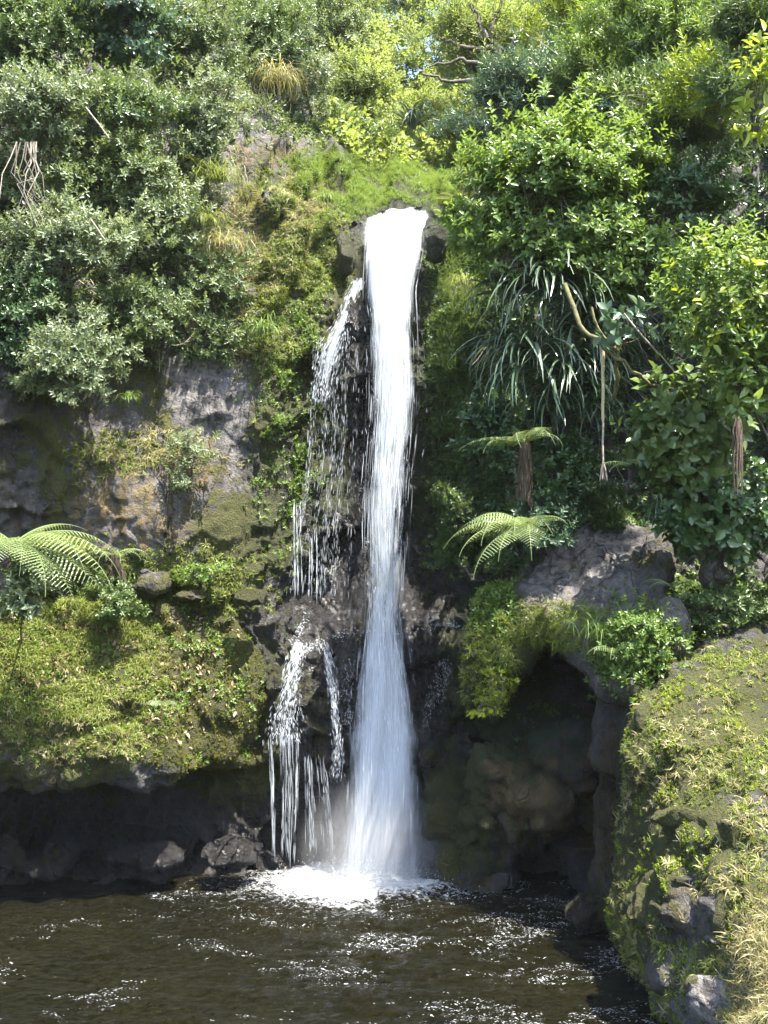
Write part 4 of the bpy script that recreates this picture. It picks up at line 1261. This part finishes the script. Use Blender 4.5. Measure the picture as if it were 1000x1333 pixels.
# ------------------------------------------------------------------ near plants with leaves one can pick apart
def leafy(label, px, py, rx, ry, Y, mat, L, W, n_leaf, seed, name='shrub', cat='shrub', root=None, per=5, up=.3, extra=0, bark=None, twig=.12, tr=.02, flat=.55, xmat=None):
    g = rs(seed)
    C = PA(px, py, Y)
    k = Y / FPX
    R = np.array([rx * k, flat * min(rx, ry) * k + .1, ry * k])
    rp = root or (px, py + ry)
    RT = PA(rp[0], rp[1], rp[2] if len(rp) > 2 else Y + R[1])
    th = empty(name, RT)
    tag(th, label, cat)
    protos = []
    for q in range(4):
        v, f = leaf_shape(L * (.85 + .1 * q), W * (.9 + .08 * q), .1 + .06 * q, .16)
        # finer outline: split each half with a mid rib row
        me = mesh_data('leaf', v, f, mat, False, {'tint': np.full(6, .2 + .22 * q)})
        protos.append(me)
    nsp = n_leaf // per
    d = g.normal(size=(nsp, 3)); d /= np.linalg.norm(d, axis=1, keepdims=True)
    d[:, 1] = -np.abs(d[:, 1])
    pos = C + d * R * g.uniform(.3, 1.0, (nsp, 1)) ** .5 * (.85 + .8 * fbm(d * 1.5 + seed, 2))[:, None]
    dirs = d * .6 + np.array([0, -.25, up]) + g.normal(size=(nsp, 3)) * .3
    M = frames(dirs, g)
    for i in range(nsp):
        for j in range(per):
            az = j * 2.4 + g.normal() * .3
            til = math.radians(75 - 40 * j / per + g.normal() * 10)
            e = np.array([math.sin(til) * math.cos(az), math.sin(til) * math.sin(az), math.cos(til)])
            nr_ = np.array([-math.cos(til) * math.cos(az), -math.cos(til) * math.sin(az), math.sin(til)])
            sd = np.cross(e, nr_)
            A = M[i] @ np.stack([sd, e, nr_], -1)
            p = pos[i] + M[i][:, 2] * twig * (j / per)
            s = g.uniform(.7, 1.2)
            mw = Matrix([[*(A[r] * s), p[r]] for r in range(3)] + [[0, 0, 0, 1]])
            o = bpy.data.objects.new('leaf', protos[g.integers(0, 4)])
            COL.objects.link(o)
            o.parent = th
            o.matrix_parent_inverse = Matrix.Translation(-th.location)
            o.matrix_basis = mw
    B = Geo()
    hub = C + np.array([0, R[1] * .4, -R[2] * .5])
    B.add(*tube(bez(RT, (RT + hub) / 2 + g.normal(size=3) * .08, hub, 6), tr, tr * .7, 6))
    for i in range(nsp):
        q = bez(hub + g.normal(size=3) * .1 * R, (hub + pos[i]) / 2 + np.array([0, 0, .08 * R[2]]) + g.normal(size=3) * .05, pos[i] + M[i][:, 2] * twig, 6)
        B.add(*tube(q, tr * .35, tr * .1, 3))
    B.build('branch_work', bark or M_BARK, th, True)
    if extra:
        ns = extra
        d = g.normal(size=(ns, 3)); d /= np.linalg.norm(d, axis=1, keepdims=True)
        d[:, 1] = np.where(d[:, 1] < 0, d[:, 1], d[:, 1])
        p = C + d * R * g.uniform(.3, 1.15, (ns, 1)) ** .6 * (.85 + .9 * fbm(d * 1.5 + seed, 3))[:, None] + np.array([0, .1, 0])
        pr = [sprig(g, 6, twig * 1.2, L * .85, W * .85) for _ in range(4)]
        V, F, T = inst(pr, p, frames(d * .6 + np.array([0, -.2, up]) + g.normal(size=(ns, 3)) * .35, g), g.uniform(.7, 1.15, ns), g)
        tag(mk('foliage', V, F, xmat or mat, th, False, {'tint': T}), kind='stuff')
    return th


leafy('bright yellow green leafy branch reaching in at the right edge near the top', 985, 130, 40, 95, 7.5, M_YEL, .10, .036, 210, 601, name='branch', cat='branch', root=(1060, 160, 7.6), up=.1, twig=.1, tr=.012)
leafy('sunlit lime green shrub at the right edge, below the yellow leafy branch', 965, 385, 125, 95, 11.6, M_YEL, .125, .052, 295, 602, root=(1000, 560, 12.2), extra=900, up=.7, xmat=M_BRIGHT)
leafy('shrub with large pale heart shaped leaves low on the right slope', 895, 560, 80, 80, 12.9, M_MID, .18, .12, 290, 603, root=(930, 700, 13.4), extra=220, up=.3)
leafy('dark big leaved shrub above the low green bush on the right', 940, 670, 90, 75, 13.1, M_DARK, .15, .10, 290, 604, root=(950, 790, 13.6), extra=380, up=.2)
leafy('bright leaved shrub at the right edge under the lime green one', 975, 490, 55, 60, 11.8, M_BRIGHT, .15, .065, 220, 605, root=(1010, 600, 12.4), extra=200, up=.4)
leafy('mossy branch with broad pale leaves in front of the flax', 810, 430, 45, 45, 12.4, M_BLUE, .17, .105, 60, 606, name='branch', cat='branch', root=(770, 400, 12.6), up=.2, bark=M_MBARK)


# ------------------------------------------------------------------ ferns
def frond_mesh(g, L, e0, droop, W=0.26, npair=26):
    """local frame: grows along +x, arches in z; returns V, F, tint"""
    n = int(npair * 1.12)
    s = np.linspace(0, 1, n + 1)
    ang = e0 - droop * s ** 1.3
    dx = np.cumsum(np.cos(ang)) * L / n
    dz = np.cumsum(np.sin(ang)) * L / n
    P_ = np.stack([dx - dx[0], np.zeros(n + 1), dz - dz[0]], -1)
    Gm = Geo()
    Gm.add(*tube(P_, .011, .003, 4), t=.3)
    for i in range(2, n):
        t = np.array([math.cos(ang[i]), 0, math.sin(ang[i])])
        nrm = np.array([-math.sin(ang[i]), 0, math.cos(ang[i])])
        ln = W * L * (math.sin(math.pi * min(1, (s[i] + .12)) ** .75)) * g.uniform(.92, 1.05)
        if ln < .02:
            continue
        for sg in (-1, 1):
            d = np.array([0, sg, 0]) * .92 + t * .38 - nrm * .22
            d /= np.linalg.norm(d)
            wv = t * .9 - d * .3
            m = 7
            V, F = [], []
            for q in range(m):
                u0, u1 = q / m, (q + .8) / m
                hw = .115 * ln * (1 - u0) ** .7 * .55 + .003
                c0, c1 = P_[i] + d * ln * u0, P_[i] + d * ln * u1
                sag0, sag1 = nrm * -.12 * ln * u0 ** 2, nrm * -.12 * ln * u1 ** 2
                b = len(V)
                V += [c0 + sag0 - wv * hw * .35, c1 + sag1 - wv * hw + d * .25 * hw, c1 + sag1 + wv * hw * .1, c0 + sag0 + wv * 0.0]
                V += [c0 + sag0, c1 + sag1 - wv * hw * .1, c1 + sag1 + wv * hw + d * .25 * hw, c0 + sag0 + wv * hw * .35]
                F += [[b, b + 1, b + 2, b + 3], [b + 4, b + 5, b + 6, b + 7]]
            Gm.add(V, F, t=.3 + .6 * g.random())
    return Gm


def fern(label, px, py, Y, fronds, seed, trunk=None, name='tree_fern', cat='fern', mat=None, W=.2):
    g = rs(seed)
    C = PA(px, py, Y)
    base = C if trunk is None else PA(*trunk)
    th = empty(name, base)
    tag(th, label, cat)
    if trunk is not None:
        B = Geo()
        p = bez(base, (base + C) / 2 + np.array([.06, 0, 0]), C, 10) + g.normal(size=(10, 3)) * .012
        B.add(*tube(p, .06, .075, 10))
        for q in range(70):
            a = g.uniform(0, 6.283); h = g.uniform(.15, 1)
            c0 = base + (C - base) * h + np.array([math.cos(a), math.sin(a), 0]) * .07
            c1 = c0 + np.array([math.cos(a) * g.uniform(0, .09), math.sin(a) * .05, -g.uniform(.12, .32)])
            B.add(*tube(np.array([c0, (c0 + c1) / 2 + g.normal(size=3) * .012, c1]), .008, .004, 3))
        B.build('trunk', M_DEAD, th)
    for (az, L, e0, dr) in fronds:
        Gm = frond_mesh(g, L, math.radians(e0), math.radians(dr), W, max(14, int(24 * min(1, L / .9))))
        a = math.radians(az)
        R = np.array([[math.cos(a), -math.sin(a), 0], [math.sin(a), math.cos(a), 0], [0, 0, 1]])
        roll = g.normal() * .25
        Rr = np.array([[1, 0, 0], [0, math.cos(roll), -math.sin(roll)], [0, math.sin(roll), math.cos(roll)]])
        Gm.V = [v @ (R @ Rr).T + C for v in Gm.V]
        Gm.build('frond', mat or M_FERN, th)
    return th


# azimuth: 0 = to the right, -90 = towards the camera
fern('large tree fern with long arching pale fronds on the left bank', 18, 708, 13.3,
     [(-8, 1.75, 22, 85), (-22, 1.9, 12, 72), (-35, 1.75, 24, 92), (-48, 1.7, 2, 66), (-62, 1.3, 20, 100), (-85, 1.2, 15, 100), (-120, 1.2, 25, 105), (-160, 1.4, 30, 95), (8, 1.5, 30, 80), (-14, 1.6, -6, 60), (35, 1.1, 45, 70), (170, 1.3, 40, 80), (-30, 1.5, -12, 60)], 701, trunk=(30, 800, 13.6), W=.25)
fern('small tree fern at the right of the large one against the ochre rock', 148, 725, 14.6,
     [(-20, .55, 40, 100), (10, .6, 45, 100), (-60, .5, 35, 110), (50, .5, 50, 80), (-110, .45, 35, 110), (-170, .5, 40, 90)], 702, trunk=(165, 790, 14.9))
fern('tree fern stump with two bent fronds in front of the dark wall', 684, 578, 13.7,
     [(178, 1.0, 24, 66), (-70, .95, 45, 125), (-35, .7, 45, 120), (-110, .8, 40, 125), (200, .8, 30, 100), (120, .5, 70, 60), (10, .6, 50, 110)], 703, trunk=(681, 650, 13.9), W=.26)
fern('green ground fern arching over the left edge of the rock ledge', 685, 688, 13.5,
     [(188, 1.3, 22, 80), (202, 1.25, 12, 75), (222, 1.15, 28, 100), (172, 1.1, 38, 95), (-110, 1.0, 35, 110), (-75, .9, 40, 115), (-20, .7, 50, 110), (238, 1.15, 8, 80), (195, 1.1, 45, 115), (-95, 1.2, 15, 95), (215, 1.3, -5, 70)], 704, name='fern', W=.24)
fern('small fern hanging beside the frayed rope end', 820, 605, 12.6, [(190, .5, 20, 60), (215, .45, 10, 60), (-80, .4, 30, 90)], 705, name='fern', W=.22)
fern('small fern on the dark bank above the ledge weeds', 875, 765, 13.2, [(200, .4, 40, 90), (-100, .4, 40, 100), (-40, .45, 40, 100), (150, .4, 50, 80)], 706, name='fern', W=.22)
fern('yellowish fern beside the lip at the top right of the fall', 596, 262, 16.4, [(200, .6, 20, 70), (225, .6, 30, 90), (-90, .5, 40, 100), (170, .6, 30, 60), (-40, .5, 40, 90)], 707, name='fern', mat=M_GRASS, W=.2)
fern('bright fern in the weeds on the ledge right of the cave lip', 800, 850, 12.4, [(200, .45, 45, 100), (-110, .45, 40, 110), (-60, .4, 50, 120), (-150, .4, 50, 110)], 708, name='fern', W=.22)
fern('small bright fern on the mossy face of the left bank', 210, 915, 14.3, [(200, .3, 30, 90), (-100, .3, 30, 110), (-30, .35, 30, 90), (-60, .3, 20, 80)], 709, name='fern', W=.24)


# ------------------------------------------------------------------ flax clumps: each strap leaf its own part
def blade_mesh(g, L, W, e0, droop):
    n = 8
    s = np.linspace(0, 1, n + 1)
    ang = e0 - droop * s ** .9
    x = np.r_[0, np.cumsum(np.cos(ang[:-1])) * L / n]
    z = np.r_[0, np.cumsum(np.sin(ang[:-1])) * L / n]
    w = W * np.minimum(1, .5 + 3 * s) * (1 - s ** 2.2) + .003
    up = .25 * w
    V = np.concatenate([np.stack([x, -w / 2, z + up * .5], -1), np.stack([x, 0 * x, z], -1), np.stack([x, w / 2, z + up * .5], -1)])
    k = n + 1
    F = [[i, i + 1, k + i + 1, k + i] for i in range(n)] + [[k + i, k + i + 1, 2 * k + i + 1, 2 * k + i] for i in range(n)]
    return mesh_data('leaf', V, np.array(F), M_FLAX, True, {'tint': np.full(len(V), g.random())})


g = rs(800)
BL = [blade_mesh(g, 1.0, .032, math.radians(e), math.radians(d)) for e, d in [(70, 120), (60, 130), (50, 120), (75, 165), (20, 105), (60, 150), (55, 145), (30, 120)]]


def flax(label, px, py, Y, n, Ls, seed, mat=None):
    g = rs(seed)
    C = PA(px, py, Y)
    th = empty('flax_clump', C)
    tag(th, label, 'flax')
    for i in range(n):
        az = g.uniform(-math.pi, 0) if g.random() < .85 else g.uniform(0, math.pi)
        s = Ls * g.uniform(.65, 1.15)
        o = bpy.data.objects.new('leaf', BL[g.integers(0, len(BL))])
        COL.objects.link(o)
        o.parent = th
        o.rotation_euler = (g.normal() * .2, g.uniform(-.35, .35), az)
        o.scale = (s, s * g.uniform(.9, 1.3), s)
        o.location = (g.normal() * .06, g.normal() * .04, g.normal() * .06)
    return th


FX = [('flax clump with grey glossy leaves nearest the wet wall', 665, 385, 14.1, 95, 1.25), ('large drooping flax clump right under the rounded bush', 712, 388, 13.8, 120, 1.4), ('flax clump below the other flax, left of the dark shrub', 690, 480, 14.1, 110, 1.3),
      ('dark flax clump in deep shade behind the rope', 755, 460, 14.2, 90, 1.3), ('low flax curtain above the tree fern stump', 712, 530, 14.4, 70, .95), ('shaded flax curtain left of the frayed rope end', 765, 540, 14.3, 60, .9),
      ('flax hanging straight down between the rounded bush and the rope', 775, 430, 14.0, 90, 1.3), ('flax clump spilling over the dark hollow left of the rope', 735, 500, 14.0, 90, 1.3), ('flax clump low by the creeper covered wall', 650, 455, 14.5, 70, 1.0),
      ('flax tuft under the blue green crown on the right', 640, 165, 18.5, 40, 1.2), ('dark flax on the slope behind the grassy lip', 535, 170, 25.0, 40, 1.5), ('dark flax tuft among weeds beside the bare boulder', 860, 665, 13.4, 30, .65)]
for i, a in enumerate(FX):
    flax(*a, seed=820 + i)


# ------------------------------------------------------------------ grass tufts one can point at
def gtuft(label, px, py, Y, nb, h, w, mat, seed, spread=.7, droop=.7, up=(0, -.3, 1), name='grass_tuft', cat='grass tuft'):
    g = rs(seed)
    C = PA(px, py, Y)
    V, F, T = tuft(g, nb, h, w, spread, droop, 5)
    R = frames(np.array([up], float), g)[0]
    V = V @ R.T + C + (g.normal(size=3) * 0)
    o = mk(name, V, F, mat, None, False, {'tint': T})
    tag(o, label, cat)
    return o


for i, a in enumerate([
    ('bright green grass tuft hanging on the mossy cliff left of the side cascade', 345, 432, 15.9, 150, .75, .014, M_LAWN, 901, .9, .75),
    ('long pale grass tuft hanging below the silvery shrub on the cliff', 285, 235, 16.2, 140, 1.0, .015, M_GRASS, 902, .9, .7),
    ('tan hanging grass under the overhang on the upper slope', 360, 105, 18.6, 130, 1.1, .016, M_STRAW, 903, .8, .8),
    ('dry straw tuft drooping beside the dark green hanging shrub', 290, 320, 15.9, 130, .8, .013, M_STRAW, 904, .9, .8),
    ('green strappy tuft on the cliff below the long pale tuft', 268, 290, 15.6, 70, .6, .018, M_GRASS, 905, .8, .7),
    ('tall arching grass growing on the cave lip beside the boulder', 770, 830, 12.6, 40, .75, .012, M_LAWN, 906, .6, .6),
    ('small green tuft on the dark rock right of the drooping silver shrub', 168, 520, 15.0, 50, .38, .012, M_LAWN, 907, .8, .6),
    ('lush tuft at the left end of the grassy slope near the lip', 425, 262, 17.0, 120, .45, .012, M_LAWN, 908, .8, .6),
    ('hanging green grass on the wall right of the upper fall', 603, 372, 16.0, 120, .8, .012, M_GRASS, 909, .9, .9),
    ('small tuft behind the left tree fern on the ochre rock', 105, 718, 14.6, 40, .35, .012, M_GRASS, 910, .7, .5),
]):
    gtuft(*a)


# ------------------------------------------------------------------ boulders
def skin_y(V, px, py, rad=9):
    x, y = proj(V)
    m = np.hypot(x - px, y - py) < rad
    return float(V[m, 1].min())


def boulder(label, px, py, Y, r, seed, add=None, amp=.6, name='boulder', cat='rock', rot=0.0):
    g = rs(seed)
    Y = Y if Y else skin_y(NV, px, py) + r[1] * .8
    C = PA(px, py, Y)
    d = g.normal(size=(15, 3)); d /= np.linalg.norm(d, axis=1, keepdims=True)
    c, s = math.cos(rot), math.sin(rot)
    q = d * np.array(r) * g.uniform(.8, 1.1, (15, 1))
    q = np.stack([q[:, 0] * c - q[:, 2] * s, q[:, 1], q[:, 0] * s + q[:, 2] * c], -1)
    V, F = solid([[tuple(x) for x in (q + C)]], max(.02, min(r) / 12), 2, amp * min(1.0, min(r) / .45), seed * 1.0)
    o = mk(name, V, F, ROCK, None, True, paint(V, add))
    return tag(o, label, cat)


for a in [
    ('dark flat boulder jutting out under the mossy wall', 325, 778, 15.3, (.30, .3, .13), 1001, {'wet': .4}),
    ('mossy boulder on the left of the lip of the fall', 448, 330, 17.0, (.17, .25, .34), 1032, {'wet': .3, 'moss': .5}),
    ('dark wet boulder on the right of the lip of the fall', 566, 312, 16.75, (.20, .3, .42), 1033, {'wet': .5, 'moss': .4}),
    ('dark pointed rock wedge splitting the side cascade from the main fall', 457, 425, 16.55, (.13, .2, .55), 1004, {'wet': .9}),
    ('small pale rock beside the trickle at the stream lip', 462, 290, 17.3, (.10, .15, .07), 1005, {'pale': .4}),
    ('grey rounded boulder half buried above the left bank', 195, 760, 15.3, (.30, .3, .20), 1006, {}),
    ('brown stone block in the grass beside the grey boulder above the left bank', 250, 778, 15.3, (.32, .3, .16), 1007, {'ochre': .3}),
    ('broad wet rock shelf step under the two thin streams', 395, 900, 16.1, (.62, .5, .55), 1008, {'wet': .7}),
    ('dark wet rock low at the left waterline', 60, 1125, 14.9, (.55, .4, .30), 1009, {'wet': .5}),
    ('wet black rock at the waterline under the undercut', 200, 1118, 15.2, (.6, .4, .28), 1010, {'wet': .6}),
    ('glistening rock at the waterline left of the thin streams', 300, 1112, 15.4, (.45, .35, .26), 1011, {'wet': .7}),
    ('brown stained rock at the far left waterline', 10, 1120, 14.6, (.3, .3, .35), 1012, {'ochre': .3, 'wet': .3}),
    ('rounded boulder with a mossy dark side on the near right bank', 845, 1165, None, (.45, .4, .38), 1013, {'moss': .2}),
    ('pale smooth stone lying in the grass of the near right bank', 940, 1185, None, (.22, .2, .13), 1014, {'pale': .6}),
    ('brown hollowed boulder between the pale stone and the mossy boulder', 890, 1190, None, (.24, .25, .22), 1015, {'ochre': .2}),
    ('flat pale slab below the smooth stone on the near right bank', 935, 1225, None, (.17, .15, .07), 1016, {'pale': .5}),
    ('pale boulder at the bottom edge of the near right bank', 935, 1305, None, (.28, .25, .22), 1017, {'pale': .5, 'ochre': .2}),
    ('wet brown rock in the water at the foot of the near right bank', 872, 1265, None, (.22, .25, .2), 1018, {'wet': .4}),
    ('dark jagged rock at the waterline by the cave', 775, 1190, 12.9, (.28, .3, .3), 1019, {'wet': .5}),
    ('mossy boulder under the big leaved shrub on the right', 935, 748, 13.2, (.20, .2, .19), 1020, {'moss': .3}),
    ('grey stone with a dark hole at the shoulder of the near right bank', 838, 935, None, (.14, .2, .22), 1021, {'pale': .3}),
    ('grey rounded lump of rock on the slope of the near right bank', 890, 1065, None, (.32, .25, .17), 1022, {'pale': .2}),
    ('small wet stone in the middle of the lip parting the water', 500, 276, 17.3, (.07, .10, .06), 1024, {'wet': .8}),
    ('low mossy stone at the right end of the lip', 545, 271, 17.3, (.10, .12, .06), 1025, {'wet': .5, 'moss': .3}),
    ('large mossy wet boulder sloping into the pool right of the main fall', 622, 1075, 15.1, (.58, .5, .85), 1041, {'moss': .35, 'wet': .3}, .9),
    ('angular brown boulder wedged above the large mossy wet one', 652, 1005, 14.8, (.46, .4, .46), 1042, {'ochre': .4}, 1.0),
    ('brown split block over the cave mouth', 698, 1040, 14.6, (.58, .4, .34), 1043, {'ochre': .35}, 1.0),
    ('broad dark block above the split block in the cave', 742, 985, 14.5, (.55, .4, .42), 1044, {'ochre': .25, 'deep': .3}, 1.0),
    ('wet rock sticking out right of the foot of the main fall', 560, 985, 15.9, (.2, .3, .3), 1023, {'wet': .6}),
]:
    boulder(*a)


# ------------------------------------------------------------------ rope, bare branches, dead fronds
rp = empty('rope_swing', PA(786, 455, 12.6))
tag(rp, 'pale hanging rope with a frayed knotted end', 'rope')
g = rs(61)
p = np.array([PA(785 + .3 * math.sin(i), 450 + i * 7.5, 12.6) for i in range(21)])
B = Geo(); B.add(*tube(p[:14], .024, .020, 7)); B.build('rope', M_ROPE, rp, True)
B = Geo(); B.add(*tube(p[13:], .015, .013, 7)); B.build('cord', M_PALEBARK, rp, True)
B = Geo()
for i in range(16):
    a = g.uniform(0, 6.28)
    e0 = p[-1]
    B.add(*tube(np.array([e0, e0 + np.array([math.cos(a) * .025, math.sin(a) * .02, -.09]), e0 + np.array([math.cos(a) * .05, math.sin(a) * .04, -.20 - g.random() * .06])]), .010, .004, 4))
B.build('frayed_end', M_PALEBARK, rp)


def stick(label, path, r0, r1, mat, seed, name='branch', cat='branch', j=.02):
    g = rs(seed)
    q = np.array([PA(*p) for p in path])
    t = np.linspace(0, len(q) - 1, 4 * len(q))
    qq = np.stack([np.interp(t, np.arange(len(q)), q[:, c]) for c in range(3)], -1) + g.normal(size=(len(t), 3)) * j * np.minimum(1, t / 1.0)[:, None]
    V, F = tube(qq, r0, r1, 6)
    return tag(mk(name, V, F, mat, None, True, {'tint': np.full(len(V), .5)}), label, cat)


stick('mossy leaning branch that carries the rope', [(735, 370, 12.9), (755, 420, 12.7), (790, 455, 12.5), (830, 490, 12.4), (855, 505, 12.6)], .035, .018, M_MBARK, 1101)
stick('mossy upright stem crossing the leaning branch', [(785, 410, 12.4), (795, 440, 12.45), (802, 470, 12.5), (800, 520, 12.9)], .035, .025, M_MBARK, 1102)
stick('thin bare pale stick slanting across the dark gap', [(812, 408, 12.0), (845, 448, 12.0), (878, 482, 12.1)], .012, .008, M_PALEBARK, 1103, j=.006)
stick('bare grey stick poking out of the upper left thicket', [(112, 140, 14.3), (143, 180, 14.2)], .014, .010, M_PALEBARK, 1104, j=.004)
stick('second bare stick sticking out of the wide silver shrub', [(118, 285, 13.5), (137, 312, 13.4)], .012, .007, M_PALEBARK, 1105, j=.004)
rt = empty('hanging_roots', PA(45, 215, 14.0))
tag(rt, 'bunch of bare pale roots hanging at the far left', 'roots')
g = rs(66)
for i in range(12):
    x = 15 + 35 * g.random()
    q = np.array([PA(x + 14 * (g.random() - .5) * k + 3 * k * (i % 3 - 1), 185 + k * (18 + 10 * g.random()), 13.75 - .05 * k) for k in range(5)])
    V, F = tube(q, .013, .004, 4)
    mk('root', V, F, M_PALEBARK if i % 3 == 0 else M_BARK, rt, True, {'tint': np.full(len(V), .5)})
df = empty('dead_fern_skirt', PA(960, 548, 11.2))
tag(df, 'brown skirt of dead fern fronds hanging among green leaves at the right', 'dead fronds')
for i in range(26):
    a = g.uniform(0, 6.28)
    ln = g.uniform(9, 20)
    q = np.array([PA(960 + math.cos(a) * (3 + 1.6 * k) * (1 - .10 * k) + g.normal() * 1.3, 545 + k * ln, 11.2 + math.sin(a) * .05) for k in range(6)])
    V, F = tube(q, .010, .004, 4)
    mk('dead_frond', V, F, M_DEAD, df, True, {'tint': np.full(len(V), .5)})

# ------------------------------------------------------------------ air
def volume_mat(name, col, dens, node=None):
    m, t = new_mat(name)
    k = NT(t)
    v = k.n('VolumePrincipled')
    v.inputs['Color'].default_value = (*col, 1)
    v.inputs['Density'].default_value = dens
    v.inputs['Anisotropy'].default_value = 0.2
    if node:
        node(k, v)
    k.l(v.outputs[0], k.n('OutputMaterial').inputs['Volume'])
    return m


hx = np.array([[x, y, z] for x in (-170, 170) for y in (-170, 170) for z in (-2.6, 62)], float)
hf = np.array([[0, 1, 3, 2], [4, 6, 7, 5], [0, 4, 5, 1], [2, 3, 7, 6], [0, 2, 6, 4], [1, 5, 7, 3]])
tag(mk('haze', hx, hf, volume_mat('haze', (0.93, 0.96, 1.0), 0.00022)), 'thin pale haze in the gorge air', None, None, 'stuff')


def mist_node(k, v):
    co = k.n('TexCoord').outputs['Object']
    sx = k.n('SeparateXYZ'); k.l(co, sx.inputs[0])
    ln = k.n('VectorMath', operation='LENGTH'); k.l(co, ln.inputs[0])
    f = k.math('SUBTRACT', 1.0, ln.outputs['Value'], clamp=True)
    f = k.math('POWER', f, 1.5)
    nz = k.noise(co, 2.2, 3, .6)
    f = k.math('MULTIPLY', f, k.ramp(nz, [(0.35, (.25, .25, .25)), (0.7, (1, 1, 1))]))
    k.l(k.math('MULTIPLY', f, 5.0), v.inputs['Density'])


bm = bmesh.new()
bmesh.ops.create_icosphere(bm, subdivisions=3, radius=1.0)
me = bpy.data.meshes.new('mist'); bm.to_mesh(me); bm.free()
me.materials.append(volume_mat('mist', (0.97, 0.98, 1.0), 0.0, mist_node))
mo = link('mist', me)
mo.location = (FB[0], FB[1] - 0.05, 0.35)
mo.scale = (1.35, 0.9, 1.5)
tag(mo, 'white mist rising where the waterfall hits the pool', None, None, 'stuff')


# things of one kind share a group
GROUPS = {'shrub': 'shrubs growing over the gorge walls', 'tree': 'trees standing above the gorge', 'rock': 'boulders around the pool and on the cliff', 'flax': 'flax clumps hanging on the gorge walls',
          'fern': 'ferns growing on the gorge walls', 'grass tuft': 'grass tufts hanging on the cliff', 'branch': 'bare and leafy branches reaching over the gorge', 'waterfall': 'falling water of the gorge'}
for o in list(COL.objects):
    if o.parent is None and o.get('category') in GROUPS:
        o['group'] = GROUPS[o['category']]
